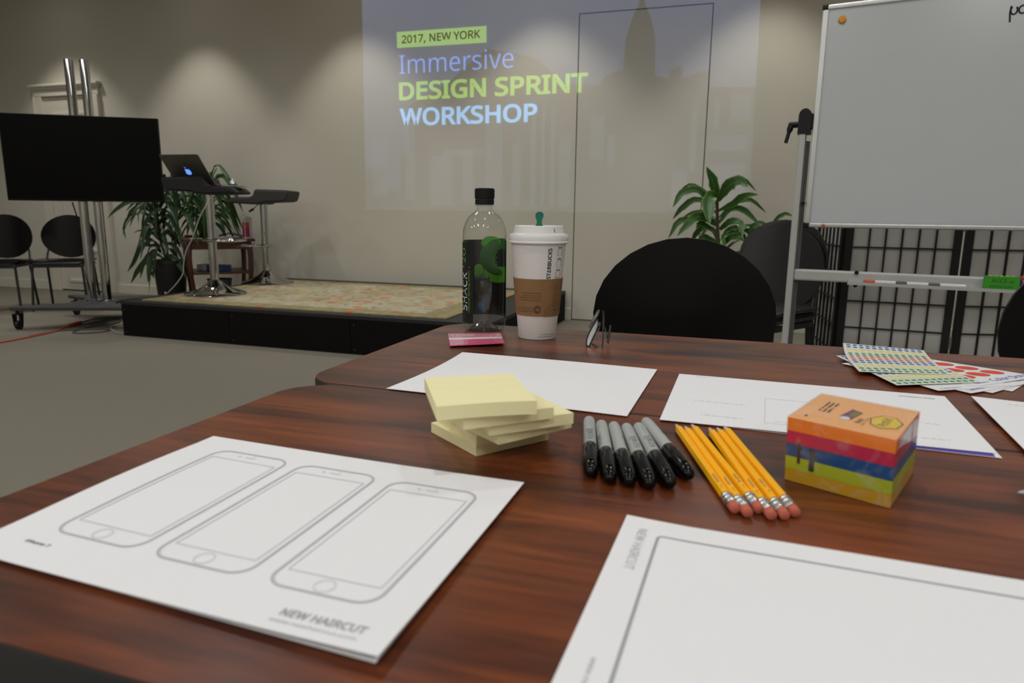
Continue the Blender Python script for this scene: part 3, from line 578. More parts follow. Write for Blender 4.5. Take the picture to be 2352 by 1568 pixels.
bm = BM(); box(bm, (0, 0.022, 1.3225), (1.12, 0.036, 0.655), bev=0.006); mk('housing', bm, 'tvframe', TV)
bm = BM(); box(bm, (0, 0.003, 1.327), (1.098, 0.004, 0.632)); mk('screen', bm, 'screen', TV)
bm = BM(); box(bm, (0, 0.06, 1.30), (0.5, 0.05, 0.36), bev=0.01); mk('rear_housing', bm, 'blackpl', TV)
bm = BM(); tube(bm, smoothpath([(-5.17, 4.28, 0.99), (-5.19, 4.36, 0.70), (-5.13, 4.30, 0.40), (-5.07, 4.28, 0.22), (-5.05, 4.26, 0.187)], 6), 0.005, 8); tag(mk('power_cable', bm, 'blackcord', smooth=True), 'thin black cable hanging from the television down to the stand', 'cable')

# ============================================================ plants
def leafmesh(bm, pts, wd, side_hint=(0.2, -1, 0.35), n=9):
    uvl = bm.loops.layers.uv.verify(); P = smoothpath(pts, max(2, n // 3)); N_ = len(P); rows = []
    sh = Vector(side_hint)
    for i, p in enumerate(P):
        t = i / (N_ - 1); tg = (P[min(i + 1, N_ - 1)] - P[max(i - 1, 0)]).normalized()
        sd = tg.cross(sh); sd = sd.normalized() if sd.length > 1e-4 else Vector((1, 0, 0)); nn = sd.cross(tg).normalized()
        ww = wd / 2 * (0.22 + 0.78 * math.sin(min(1, t * 1.5 + 0.08) * math.pi / 2)) * (1 if t < 0.55 else max(0.03, math.cos((t - 0.55) / 0.45 * math.pi / 2)) ** 0.8)
        wob = 0.12 * ww * math.sin(t * 19 + wd * 400)
        rows.append([bm.verts.new(p - sd * (ww + wob) + nn * ww * 0.3), bm.verts.new(p), bm.verts.new(p + sd * (ww - wob) + nn * ww * 0.3)])
    for i in range(N_ - 1):
        for j in range(2):
            f_ = bm.faces.new((rows[i][j], rows[i][j + 1], rows[i + 1][j + 1], rows[i + 1][j])); f_.smooth = True
            for lp, (a, b) in zip(f_.loops, ((j, i), (j + 1, i), (j + 1, i + 1), (j, i + 1))): lp[uvl].uv = (a / 2, b / (N_ - 1))
def leaf(root, pts, wd, m, org, hint=(0.2, -1, 0.35)):
    bm = BM(); leafmesh(bm, [(p[0] - org[0], p[1] - org[1], p[2] - org[2]) for p in pts], wd, hint); mk('leaf', bm, m, root, normals=False)
def rosette(root, top, n, reach, wd, m, org, seed, zr=(0.0, 0.0), rise=0.12, droop=0.25):
    rr = random.Random(seed)
    for i in range(n):
        a = i * 2.39996 + rr.uniform(-.3, .3); t = i / n; L = reach * rr.uniform(.75, 1.1); zz = top[2] - (zr[0] + (zr[1] - zr[0]) * t)
        up = rise * (1.6 - 1.1 * t) * rr.uniform(.7, 1.2); dn = droop * (0.3 + 1.0 * t) * rr.uniform(.6, 1.2); ca, sa = math.cos(a), math.sin(a) * 0.75
        base = (top[0], top[1], zz); 
        pts = [base, (top[0] + ca * L * .38, top[1] + sa * L * .38, zz + up), (top[0] + ca * L * .72, top[1] + sa * L * .72, zz + up * .8 - dn * .3), (top[0] + ca * L, top[1] + sa * L, zz + up * .2 - dn)]
        leaf(root, pts, wd * rr.uniform(.75, 1.1), m, org, (rr.uniform(-.4, .4), -0.8, 0.7))
def planter(root, rt, rb, h):
    bm = BM(); lathe(bm, [(rb * .96, 0), (rb, 0.01), (rt, h - 0.03), (rt * 1.05, h - 0.03), (rt * 1.05, h), (rt * .95, h), (rt * .93, h - 0.05)], 32, cap1=False); mk('pot', bm, 'pot', root, smooth=True, sharp=30)
    bm = BM(); lathe(bm, [(rt * .94, h - 0.05), (rt * .5, h - 0.035), (0.004, h - 0.03)], 24); mk('soil', bm, 'soil', root)
def cane(root, pts, r0, r1, org):
    P = smoothpath([(p[0] - org[0], p[1] - org[1], p[2] - org[2]) for p in pts], 4); bm = BM(); n = len(P)
    tube(bm, P, [(r0 + (r1 - r0) * i / (n - 1)) * (1.0 + 0.1 * (i % 2)) for i in range(n)], 10); mk('cane', bm, 'stem', root, smooth=True, sharp=60)
RL= [[[[-0.16,5.3,1.028],[-0.178,5.283,1.11],[-0.201,5.267,1.19],[-0.246,5.25,1.281]],0.056],[[[-0.162,5.3,1.056],[-0.202,5.233,1.081],[-0.215,5.167,0.99],[-0.193,5.1,0.878]],0.073],[[[-0.164,5.3,1.01],[-0.262,5.333,1.116],[-0.367,5.367,1.157],[-0.45,5.4,1.099]],0.023],[[[-0.171,5.3,0.991],[-0.294,5.25,1.113],[-0.406,5.2,1.089],[-0.46,5.15,0.992]],0.044],[[[-0.16,5.3,0.955],[-0.284,5.317,1.051],[-0.393,5.333,1.004],[-0.473,5.35,0.907]],0.039],[[[-0.148,5.3,0.9],[-0.245,5.367,0.964],[-0.341,5.433,0.953],[-0.419,5.5,0.914]],0.021],[[[-0.145,5.3,0.863],[-0.254,5.217,0.926],[-0.319,5.133,0.899],[-0.409,5.05,0.79]],0.06],[[[-0.142,5.3,0.807],[-0.263,5.267,0.88],[-0.407,5.233,0.897],[-0.485,5.2,0.766]],0.041],[[[-0.148,5.3,1.042],[-0.092,5.333,1.139],[0.001,5.367,1.203],[0.109,5.4,1.114]],0.027],[[[-0.152,5.3,1.042],[-0.1,5.267,1.132],[-0.024,5.233,1.175],[0.048,5.2,1.133]],0.073],[[[-0.143,5.3,0.973],[-0.048,5.233,1.019],[0.026,5.167,1.071],[0.117,5.1,1.08]],0.044],[[[-0.14,5.3,0.918],[-0.049,5.35,1.02],[0.074,5.4,1.049],[0.19,5.45,0.959]],0.027],[[[-0.138,5.3,0.881],[-0.064,5.3,0.983],[0.043,5.3,0.966],[0.151,5.3,0.863]],0.041],[[[-0.126,5.3,0.835],[-0.066,5.233,0.888],[0.005,5.167,0.885],[0.036,5.1,0.793]],0.049],[[[-0.114,5.3,0.789],[-0.035,5.333,0.813],[0.019,5.367,0.809],[0.078,5.4,0.734]],0.035],[[[-0.104,5.3,0.715],[-0.058,5.233,0.774],[0.003,5.167,0.786],[0.047,5.1,0.758]],0.044],[[[0.208,5.3,0.85],[0.262,5.3,0.923],[0.311,5.3,0.951],[0.363,5.3,0.94]],0.025],[[[0.208,5.3,0.85],[0.162,5.3,0.886],[0.103,5.3,0.867],[0.071,5.3,0.811]],0.029],[[[-0.135,5.3,0.844],[-0.185,5.35,0.899],[-0.252,5.4,0.898],[-0.307,5.45,0.839]],0.039],[[[-0.13,5.3,0.77],[-0.201,5.367,0.842],[-0.286,5.433,0.821],[-0.341,5.5,0.721]],0.039],[[[-0.118,5.3,0.724],[-0.202,5.267,0.77],[-0.245,5.233,0.77],[-0.302,5.2,0.696]],0.039],[[[-0.12,5.3,0.752],[-0.055,5.333,0.845],[0.071,5.367,0.828],[0.124,5.4,0.717]],0.033]]
AL= [[[[-5.199,5.15,0.958],[-5.367,5.1,1.014],[-5.51,5.05,0.959],[-5.624,5.0,0.851]],0.049],[[[-5.216,5.15,0.919],[-5.423,5.183,0.957],[-5.568,5.217,0.896],[-5.673,5.25,0.809]],0.059],[[[-5.369,5.15,0.898],[-5.544,5.167,0.867],[-5.634,5.183,0.755],[-5.641,5.2,0.652]],0.026],[[[-5.17,5.15,0.764],[-5.238,5.117,0.86],[-5.242,5.083,0.744],[-5.201,5.05,0.605]],0.061],[[[-5.21,5.15,0.625],[-5.28,5.1,0.675],[-5.295,5.05,0.637],[-5.316,5.0,0.565]],0.04],[[[-5.239,5.15,0.595],[-5.425,5.183,0.599],[-5.554,5.217,0.462],[-5.714,5.25,0.325]],0.061],[[[-5.23,5.15,0.436],[-5.375,5.167,0.44],[-5.491,5.183,0.364],[-5.631,5.2,0.222]],0.069],[[[-5.216,5.15,0.566],[-5.25,5.117,0.527],[-5.254,5.083,0.41],[-5.257,5.05,0.251]],0.065],[[[-5.232,5.15,0.426],[-5.221,5.1,0.409],[-5.189,5.05,0.355],[-5.131,5.0,0.307]],0.04],[[[-5.176,5.15,0.822],[-5.312,5.183,0.928],[-5.462,5.217,0.917],[-5.522,5.25,0.796]],0.022],[[[-5.174,5.15,0.724],[-5.342,5.167,0.731],[-5.448,5.183,0.738],[-5.547,5.2,0.708]],0.016],[[[-5.162,5.15,0.958],[-5.207,5.117,1.035],[-5.249,5.083,1.014],[-5.204,5.05,0.947]],0.04],[[[-5.166,5.15,0.919],[-5.046,5.1,0.997],[-4.945,5.05,1.034],[-4.85,5.0,1.015]],0.049],[[[-5.166,5.15,0.803],[-5.093,5.183,0.862],[-5.078,5.217,0.843],[-5.106,5.25,0.763]],0.049],[[[-5.167,5.15,0.675],[-5.091,5.167,0.725],[-5.049,5.183,0.687],[-5.084,5.2,0.626]],0.049],[[[-5.173,5.15,0.968],[-5.103,5.117,1.083],[-5.011,5.083,1.176],[-4.987,5.05,1.258]],0.04],[[[-5.176,5.15,0.939],[-4.988,5.1,1.092],[-4.905,5.05,1.128],[-4.85,5.0,1.015]],0.045],[[[-5.178,5.15,0.919],[-5.329,5.183,0.997],[-5.449,5.217,1.036],[-5.667,5.25,0.915]],0.049],[[[-5.159,5.15,0.871],[-5.12,5.167,0.92],[-5.135,5.183,0.822],[-5.174,5.2,0.723]],0.049],[[[-5.164,5.15,0.822],[-5.178,5.117,0.842],[-5.14,5.083,0.765],[-5.128,5.05,0.679]],0.049],[[[-5.172,5.15,0.626],[-5.083,5.1,0.649],[-5.003,5.05,0.585],[-4.972,5.0,0.531]],0.049]]
o = (-0.13, 5.32, 0.0)
PR_ = thing('potted_dracaena', 'dracaena with green and yellow striped arching leaves by the flush door', 'plant', o)
planter(PR_, 0.15, 0.115, 0.36); cane(PR_, [(-0.13, 5.32, 0.32), (-0.12, 5.31, 0.6), (-0.145, 5.3, 0.85), (-0.16, 5.3, 1.06)], 0.016, 0.010, o); cane(PR_, [(-0.08, 5.34, 0.32), (0.06, 5.32, 0.6), (0.208, 5.3, 0.86)], 0.013, 0.009, o)
for pts, wd in RL: leaf(PR_, pts, wd * 1.3, 'leafR', o)
rosette(PR_, (-0.11, 5.31, 0.72), 12, 0.42, 0.045, 'leafR', o, 5, (0, 0.28), 0.08, 0.2)
rosette(PR_, (0.21, 5.3, 0.80), 7, 0.22, 0.03, 'leafR', o, 8, (0, 0.12), 0.05, 0.2)
o = (-5.11, 5.18, 0.0)
PA = thing('tall_leafy_plant', 'tall broad-leaved plant drooping out of a black floor planter left of the side table', 'plant', o)
planter(PA, 0.145, 0.115, 0.47)
cane(PA, [(-5.12, 5.18, 0.42), (-5.174, 5.15, 0.724), (-5.187, 5.15, 0.99)], 0.020, 0.012, o); cane(PA, [(-5.08, 5.2, 0.42), (-5.02, 5.2, 0.8), (-5.0, 5.18, 1.12)], 0.016, 0.010, o)
for pts, wd in AL: leaf(PA, pts, wd, 'leafA', o)
rosette(PA, (-5.18, 5.15, 0.98), 16, 0.36, 0.05, 'leafA', o, 3, (0, 0.22), 0.10, 0.22)
rosette(PA, (-5.0, 5.18, 1.12), 15, 0.36, 0.05, 'leafA', o, 13, (0, 0.30), 0.10, 0.22)
rosette(PA, (-5.17, 5.15, 0.72), 16, 0.26, 0.05, 'leafA', o, 4, (0, 0.30), 0.06, 0.2)

# ------------------------------------------------------------ side table and what stands on it
TA = R(46); TC = (-4.80, 5.47)
ET = thing('side_table', 'dark cherry side table with curved legs and a lower shelf behind the stage', 'table', (*TC, 0), TA)
tz = 0.672; hs = 0.285
bm = BM(); prism(bm, rrect(-hs - .03, -hs - .03, hs + .03, hs + .03, 0.03, 4), tz - 0.024, tz); mk('top', bm, 'endwood', ET)
bm = BM()
for s in (-1, 1): box(bm, (0, s * (hs - .02), tz - 0.06), (2 * hs - .06, 0.018, 0.072)); box(bm, (s * (hs - .02), 0, tz - 0.06), (0.018, 2 * hs - .06, 0.072))
mk('apron', bm, 'endwood', ET)
for sx in (-1, 1):
    for sy in (-1, 1):
        d = Vector((sx, sy, 0)).normalized(); b = Vector((sx * (hs - .03), sy * (hs - .03), 0))
        bm = BM(); tube(bm, smoothpath([b + Vector((0, 0, tz - .026)), b + d * .018 + Vector((0, 0, tz - .14)), b + d * .012 + Vector((0, 0, .36)), b - d * .012 + Vector((0, 0, .16)), b + d * .01 + Vector((0, 0, .0))], 5), [.026] * 6 + [.024] * 5 + [.020] * 5 + [.018] * 5, 8); mk('leg', bm, 'endwood', ET, smooth=True, sharp=60)
bm = BM(); box(bm, (0, 0, 0.352), (2 * hs - .05, 2 * hs - .05, 0.02), bev=.003); mk('lower_shelf', bm, 'endwood', ET)
tb = thing('tabletop_plant', 'bushy green plant in a dark pot on the side table', 'plant', (-4.87, 5.42, tz)); o = (-4.87, 5.42, tz)
bm = BM(); lathe(bm, [(.062, 0), (.085, .12), (.09, .12), (.09, .135), (.08, .135), (.078, .12)], 24, cap1=False); mk('pot', bm, 'pot', tb, smooth=True, sharp=30)
bm = BM(); lathe(bm, [(.078, .118), (.003, .122)], 16); mk('soil', bm, 'soil', tb)
cane(tb, [(-4.87, 5.42, tz + .10), (-4.86, 5.42, tz + .3)], .013, .009, o)
rosette(tb, (-4.86, 5.42, tz + .34), 26, 0.44, 0.042, 'leafB', o, 21, (0, .12), .20, .26)
rosette(tb, (-4.87, 5.42, tz + .24), 22, 0.30, 0.04, 'leafA', o, 22, (0, .12), .04, .20)
leaf(tb, [(-4.86, 5.42, 1.0), (-4.72, 5.4, 1.2), (-4.62, 5.38, 1.245), (-4.50, 5.36, 1.21)], 0.035, 'leafB', o)
leaf(tb, [(-4.86, 5.42, 0.98), (-4.66, 5.38, 1.14), (-4.52, 5.36, 1.12), (-4.40, 5.34, 1.04)], 0.04, 'leafB', o)
def on_et(x, y, z): p = Matrix.Rotation(TA, 3, 'Z') @ Vector((x, y, 0)); return (TC[0] + p.x, TC[1] + p.y, z)
def booklet(name, label, loc, rz, s, m, cat='booklet'):
    t = thing(name, label, cat, loc, rz); bm = BM(); box(bm, (0, 0, s[2] / 2), s, bev=.002); mk('cover', bm, m, t)
    bm = BM(); box(bm, (0.003, 0.003, s[2] / 2), (s[0] - .001, s[1] - .001, s[2] * .6)); mk('pages', bm, 'paper', t); return t
booklet('booklet', 'red booklet on the left corner of the side table', on_et(-.20, .19, tz + .001), TA + .2, (.13, .10, .022), 'red')
booklet('leaflet', 'grey leaflet lying at the front corner of the side table', on_et(-.20, -.20, tz + .001), TA, (.11, .10, .006), 'alupaint', 'leaflet')
booklet('leaflet', 'white folded leaflet leaning up near the wipes canister', on_et(.03, -.16, tz + .001), R(20), (.22, .13, .018), 'whitebox', 'leaflet')
t = thing('magazine', 'dark curled magazine with a blue cover patch on the side table', 'magazine', on_et(.13, -.02, tz + .001), R(28))
bm = BM(); prism(bm, [(-.13, 0), (-.08, .035), (0, .05), (.08, .03), (.16, .004), (.16, 0), (.08, .022), (0, .040), (-.08, .026), (-.12, 0)], -.09, .09, lambda x, y, z: (x, z, y)); mk('pages', bm, 'blackpl', t)
bm = BM(); flat(bm, [(-.02, -.07), (.06, -.07), (.06, .05), (-.02, .05)], lambda x, y: (x, y, .052 - .25 * max(0, x))); mk('cover_patch', bm, 'bluebox', t)
t = thing('wipes_canister', 'white canister with magenta label on the side table', 'canister', (-4.44, 5.475, tz + .0005))
bm = BM(); lathe(bm, [(.040, 0), (.043, .006), (.043, .165), (.040, .17)], 28); mk('body', bm, 'cannw', t, smooth=True, sharp=40)
bm = BM(); lathe(bm, [(.045, .165), (.045, .198), (.030, .206), (.004, .206)], 28); mk('lid', bm, 'cannw', t, smooth=True, sharp=40)
bm = BM()
for a0, a1 in ((-150, -85), (-76, -25)):
    for k in range(8):
        A, B_ = R(a0 + (a1 - a0) * k / 8), R(a0 + (a1 - a0) * (k + 1) / 8)
        for z0, z1, mi in ((.015, .10, 0), (.10, .155, 1)): bm.faces.new([bm.verts.new((.0436 * math.cos(q), .0436 * math.sin(q), z)) for q, z in ((A, z0), (B_, z0), (B_, z1), (A, z1))]).material_index = mi
mk('printed_label', bm, ['magenta', 'redpr'], t)
t = thing('tissue_box', 'white and blue carton on the lower shelf of the side table', 'box', on_et(-.04, -.04, .363), TA - R(50))
bm = BM(); box(bm, (-.10, 0, .028), (.12, .13, .056), bev=.003); mk('white_end', bm, 'whitebox', t)
bm = BM(); box(bm, (.055, 0, .028), (.19, .128, .054), bev=.003); mk('blue_side', bm, 'bluebox', t)
t = thing('waste_bin', 'dim grey bin under the side table', 'bin', on_et(0.0, -.02, 0)); bm = BM(); lathe(bm, [(.09, 0), (.11, .27), (.115, .27), (.115, .28), (.105, .28), (.085, .01)], 24); mk('body', bm, 'greybox', t)

# ------------------------------------------------------------ chrome pedestal stools
SG = SZ + 0.009
def stool(label, loc, rz, cush, hh=.775, fr=.345):
    t = thing('bar_stool', label, 'stool', loc, rz)
    bm = BM(); lathe(bm, [(.232, 0), (.236, .006), (.228, .013), (.19, .024), (.13, .044), (.085, .070), (.06, .092), (.045, .11), (.034, .118)], 48); mk('base', bm, 'chrome', t, smooth=True, sharp=50)
    bm = BM(); lathe(bm, [(.0335, .117), (.0335, hh + .01)], 28); mk('column', bm, 'chrome', t, smooth=True, sharp=40)
    bm = BM(); ring = [(-.10 + .155 * math.cos(2 * math.pi * k / 32), .0 + .155 * math.sin(2 * math.pi * k / 32), fr) for k in range(33)]; tube(bm, ring, .010, 8, caps=False); tube(bm, [(.0, 0, fr), (.05, 0, fr)], .010, 8); lathe(bm, [(.043, fr - .02), (.043, fr + .02)], 20); mk('footrest', bm, 'chrome', t, smooth=True, sharp=60)
    prof = [(-.275, .0), (-.235, .034), (-.20, .042), (-.06, .044), (-.035, .06), (-.022, .098), (-.005, .112), (.27, .106), (.29, .098), (.288, .07), (.268, .018), (.235, .004), (.06, -.004), (.03, -.018), (-.03, -.022), (-.26, -.012)]
    bm = BM(); prism(bm, prof, -.17, .17, lambda x, y, z: (x, z, hh + y))
    bmesh.ops.recalc_face_normals(bm, faces=bm.faces); es = [e for e in bm.edges if len(e.link_faces) == 2 and abs(e.verts[0].co.y - e.verts[1].co.y) < 1e-6 and e.calc_face_angle(0) > 1.2]
    bmesh.ops.bevel(bm, geom=es, offset=.014, segments=3, affect='EDGES'); mk('seat', bm, cush, t, smooth=True, sharp=40)
    bm = BM(); tube(bm, [(-.03, -.02, hh - .01), (-.055, -.05, hh - .04), (-.075, -.075, hh - .07)], .004, 6); tube(bm, [(-.07, -.07, hh - .063), (-.10, -.10, hh - .087)], [.011, .008], 10); mk('height_lever', bm, 'blackpl', t)
    return t
stool('chrome pedestal stool with a dark grey stepped seat, standing by the wall', (-4.175, 5.39, SG), R(18), 'darkgrey', .742)
stool('chrome pedestal stool with a black seat carrying the open laptop', (-3.985, 4.49, SG), R(180 + 18), 'blackcush', .805, .43)
SZT = SG + .805     # seat datum of the nearer stool
# laptop: base on the seat's raised part, lid seen from behind
LP = thing('laptop', 'open grey laptop with a glowing blue emblem, standing on the black stool', 'laptop', (-4.08, 4.47, SZT + .046), R(4))
bm = BM(); box(bm, (0, .125, .008), (.345, .24, .014), bev=.004); mk('keyboard_deck', bm, 'laptop', LP)
lid_t = R(40); ca, sa = math.cos(lid_t), math.sin(lid_t)
def mlid(x, v, d): return (x, -v * sa - d * ca, .012 + v * ca - d * sa)
bm = BM(); prism(bm, rrect(-.172, 0, .172, .282, .012, 5), 0, .006, lambda x, v, d: mlid(x, v, d)); mk('lid', bm, 'laptop', LP)
bm = BM(); ap = []
for k in range(40):
    a = 2 * math.pi * k / 40; rr = .027 * (1 - .10 * math.cos(2 * a) ** 2 * (1 if math.sin(a) > 0 else .3) - .16 * math.exp(-((a - math.pi / 2) / .25) ** 2) - .10 * math.exp(-((a - 3 * math.pi / 2) / .2) ** 2))
    x, y = rr * math.cos(a), 1.05 * rr * math.sin(a)
    bx, by = x - .029, y - .005; dd = math.hypot(bx, by)
    if dd < .012: x -= (.012 - dd)
    ap.append((x, .125 + y))
flat(bm, ap, lambda x, v: mlid(-x, v, .0066)); flat(bm, [(.002 + a, .157 + b) for a, b in ((0, 0), (.003, .008), (.010, .014), (.009, .006), (.004, .001))], lambda x, v: mlid(-x, v, .0066)); mk('glowing_emblem', bm, 'logoglow', LP)
bm = BM(); flat(bm, rrect(-.16, .012, .16, .265, .004, 2), lambda x, v: mlid(x, v, -.0005)); mk('display', bm, 'screen', LP)
t = thing('notepad', 'thin grey pad on the right end of the black stool seat', 'notepad', (-3.79, 4.555, SZT + .0455), R(18)); bm = BM(); box(bm, (0, 0, .003), (.15, .13, .006)); mk('sheets', bm, 'alupaint', t); bm = BM(); box(bm, (0, 0, -.0005), (.15, .13, .001)); mk('backing', bm, 'blackpl', t)
t = thing('call_bell', 'small chrome call bell on the pad beside the laptop', 'bell', (-3.80, 4.55, SZT + .052))
bm = BM(); lathe(bm, [(.036, 0), (.036, .006), (.030, .010)], 24); mk('base', bm, 'blackpl', t)
bm = BM(); lathe(bm, [(.031, .011), (.029, .022), (.022, .034), (.011, .041), (.004, .043)], 24); mk('dome', bm, 'chrome', t, smooth=True)
bm = BM(); lathe(bm, [(.003, .043), (.003, .049), (.006, .051), (.003, .054)], 12); mk('button', bm, 'chrome', t, smooth=True)

# ------------------------------------------------------------ cords
def cord(name, label, pts, rad, m, ends=None):
    t = thing(name, label, 'cord', pts[0]); o = pts[0]
    bm = BM(); tube(bm, smoothpath([(p[0] - o[0], p[1] - o[1], p[2] - o[2]) for p in pts], 7), rad, 8); mk('cable', bm, m, t, smooth=True, sharp=60)
    if ends:
        (a, b, rr, mm) = ends; a = Vector(a) - Vector(o); b = Vector(b) - Vector(o); bm = BM(); tube(bm, [a, a.lerp(b, .15), a.lerp(b, .9), b], [rr * .6, rr, rr, rr * .7], 10); mk('plug', bm, mm, t, smooth=True, sharp=60)
    return t
cord('laptop_cable', 'white laptop cable drooping from the black stool down to the stage edge', [(-3.87, 4.46, 1.10), (-3.87, 4.40, 1.06), (-3.872, 4.33, .979), (-3.93, 4.31, .878), (-4.01, 4.31, .725), (-4.08, 4.31, .625), (-4.125, 4.32, .52), (-4.15, 4.33, .44), (-4.22, 4.33, .36), (-4.32, 4.33, .278), (-4.375, 4.36, .27), (-4.40, 4.42, .10), (-4.44, 4.5, .008)], .0045, 'whitecord')
cord('extension_cord', 'orange extension cord running along the carpet beneath the screen stand', [(-5.10, 2.60, .006), (-4.95, 3.05, .006), (-4.888, 3.372, .006), (-4.899, 3.569, .006), (-4.945, 3.809, .006), (-5.02, 3.95, .008), (-5.06, 4.06, .012)], .0055, 'orangecord', ((-5.045, 4.02, .014), (-5.10, 4.19, .015), .015, 'orangecord'))
cord('black_cord', 'grey cord looping on the carpet beside the orange plug', [(-5.10, 4.19, .014), (-5.13, 4.36, .02), (-5.05, 4.5, .008), (-4.86, 4.32, .006), (-4.9, 4.10, .006), (-4.80, 3.86, .006), (-4.66, 3.88, .006), (-4.60, 4.0, .006), (-4.72, 4.05, .006), (-4.92, 3.92, .006), (-4.96, 3.80, .006), (-4.93, 3.62, .006)], .0055, 'greycord')
cord('white_cord', 'pale cord curving on the carpet at the stage corner', [(-4.40, 3.95, .006), (-4.50, 3.98, .006), (-4.66, 4.08, .006), (-4.78, 4.22, .006), (-4.72, 4.36, .006), (-4.55, 4.34, .006), (-4.45, 4.25, .006), (-4.38, 4.2, .006)], .004, 'whitecord')
t = thing('cord_tangle', 'dark flat power strip lying on the stage corner edge', 'power strip', (-4.52, 4.62, 0), R(60)); bm = BM(); box(bm, (0, 0, .02), (.30, .06, .04), bev=.006); mk('housing', bm, 'blackpl', t)
for k in range(4): bm = BM(); box(bm, (-.10 + .066 * k, 0, .041), (.035, .035, .002), bev=.0005); mk('socket', bm, 'greybox', t)
t.name = 'power_strip'; t['label'] = 'dark power strip on the carpet behind the stage corner'
# ============================================================ the two tables
TZ = 0.74
def table(label, x0, x1, y0, y1):
    cx, cy = (x0 + x1) / 2, (y0 + y1) / 2; hx, hy = (x1 - x0) / 2, (y1 - y0) / 2
    t = thing('training_table', label, 'table', (cx, cy, 0))
    bm = BM(); prism(bm, rrect(-hx + .0012, -hy + .0012, hx - .0012, hy - .0012, .052, 10), TZ - .030, TZ); mk('tabletop', bm, 'wood', t)
    bm = BM(); out = rrect(-hx, -hy, hx, hy, .053, 10); n = len(out); ins = rrect(-hx + .0014, -hy + .0014, hx - .0014, hy - .0014, .0518, 10)
    prof = [(0, -.0305, ins), (1, -.0295, out), (1, -.003, out), (0, -.0004, ins)]; rings = [[bm.verts.new((x, y, TZ + z)) for x, y in pl_] for _, z, pl_ in prof]
    for a, b in zip(rings, rings[1:]):
        for i in range(n): bm.faces.new((a[i], a[(i + 1) % n], b[(i + 1) % n], b[i]))
    mk('edge_band', bm, 'band', t, smooth=True, sharp=50)
    for sx in (-1, 1):
        x = sx * (hx - .16); lg = BM(); box(lg, (x, 0, .375), (.06, .035, .66), bev=.006); box(lg, (x, 0, .025), (.05, .42, .03), bev=.008); box(lg, (x, 0, .700), (.05, .36, .018)); mk('leg', lg, 'blackmetal', t)
        for sy in (-1, 1): c = BM(); lathe(c, [(.02, 0), (.022, .004), (.012, .012)], 14, (x, sy * .19)); mk('foot_pad', c, 'blackpl', t)
    b = BM(); box(b, (0, 0, .66), (2 * hx - .38, .03, .05), bev=.004); mk('stretcher', b, 'blackmetal', t)
    return t
table('nearer mahogany training table with black edge and rounded corners', -.475, 1.049, .197, .6675)
table('farther mahogany training table butted against the nearer one', -.486, 1.038, .6705, 1.1435)

# ------------------------------------------------------------ sheets of paper
def lerp(a, b, t): return a + (b - a) * t
def sheet(name, label, q, z=TZ + .0006, zf=None, th=.0004, m='paper', cat='paper', n=(14, 10), group=None, sag=None):
    """q = corners far-left, far-right, near-right, near-left in room coordinates; returns (root, mapping(u,v) -> local point)"""
    cx = sum(p[0] for p in q) / 4; cy = sum(p[1] for p in q) / 4
    zf = zf or (lambda u, v: 0.0); sag = sag or (lambda u, v: (0.0, 0.0))
    def P(u, v, d=0.0):
        s = sag(u, v)
        x = lerp(lerp(q[3][0], q[2][0], u), lerp(q[0][0], q[1][0], u), v) + s[0]; y = lerp(lerp(q[3][1], q[2][1], u), lerp(q[0][1], q[1][1], u), v) + s[1]
        return (x - cx, y - cy, th + zf(u, v) + d)
    t = thing(name, label, cat, (cx, cy, z), 0, group)
    bm = BM(); g = {}
    for i in range(n[0] + 1):
        for j in range(n[1] + 1):
            p = P(i / n[0], j / n[1]); g[i, j, 1] = bm.verts.new(p); g[i, j, 0] = bm.verts.new((p[0], p[1], p[2] - th))
    for i in range(n[0]):
        for j in range(n[1]):
            for k in (0, 1): bm.faces.new((g[i, j, k], g[i + 1, j, k], g[i + 1, j + 1, k], g[i, j + 1, k]))
    for i in range(n[0]):
        for j in (0, n[1]): bm.faces.new((g[i, j, 0], g[i + 1, j, 0], g[i + 1, j, 1], g[i, j, 1]))
    for j in range(n[1]):
        for i in (0, n[0]): bm.faces.new((g[i, j, 0], g[i, j + 1, 0], g[i, j + 1, 1], g[i, j, 1]))
    mk('sheet', bm, m, t, smooth=True, sharp=40)
    return t, P
EPS = .00025
# phone template, lying on a second copy
qa = [(-.4275, .4665), (-.1365, .4525), (-.1372, .2372), (-.4205, .2505)]
sheet('paper_sheet', 'white sheet directly beneath the phone template sheet, all but covered by it', [(qa[0][0] + .004, qa[0][1] - .004), (qa[1][0] - .003, qa[1][1] - .003), (qa[2][0] - .0028, qa[2][1] + .0026), (qa[3][0] + .004, qa[3][1] + .0022)])
def za(u, v): return .0016 * (u ** 1.5) * (1 - v) ** 2 + .0010 * (1 - v) ** 3 + .0022 * u ** 3 + .0020 * math.sin(math.pi * min(1, max(0, (v - .15) / .8))) * max(0, .35 - u) / .35
ta, PA_ = sheet('phone_template_sheet', 'white template sheet printed with three phone outlines, front left of the table', qa, z=TZ + .0014, zf=za)
mA = lambda x, y: PA_(x / .288 + .5 + .003, (y + .109) / .2125, EPS)
bm = BM(); bm2 = BM()
def rr_line(b, x0, y0, x1, y1, rad, wd, skew=0.0, n=8):
    pts = rrect(x0, y0, x1, y1, rad, n); dense = []
    for i, p in enumerate(pts):
        qn = pts[(i + 1) % len(pts)]; k = max(1, int(math.hypot(qn[0] - p[0], qn[1] - p[1]) / .012))
        dense += [(lerp(p[0], qn[0], j / k), lerp(p[1], qn[1], j / k)) for j in range(k)]
    stroke(b, dense, wd, mA, True)
def dline(b, a, c, wd, mp=None, k=16): stroke(b, [(lerp(a[0], c[0], j / k), lerp(a[1], c[1], j / k)) for j in range(k + 1)], wd, mp or mA)
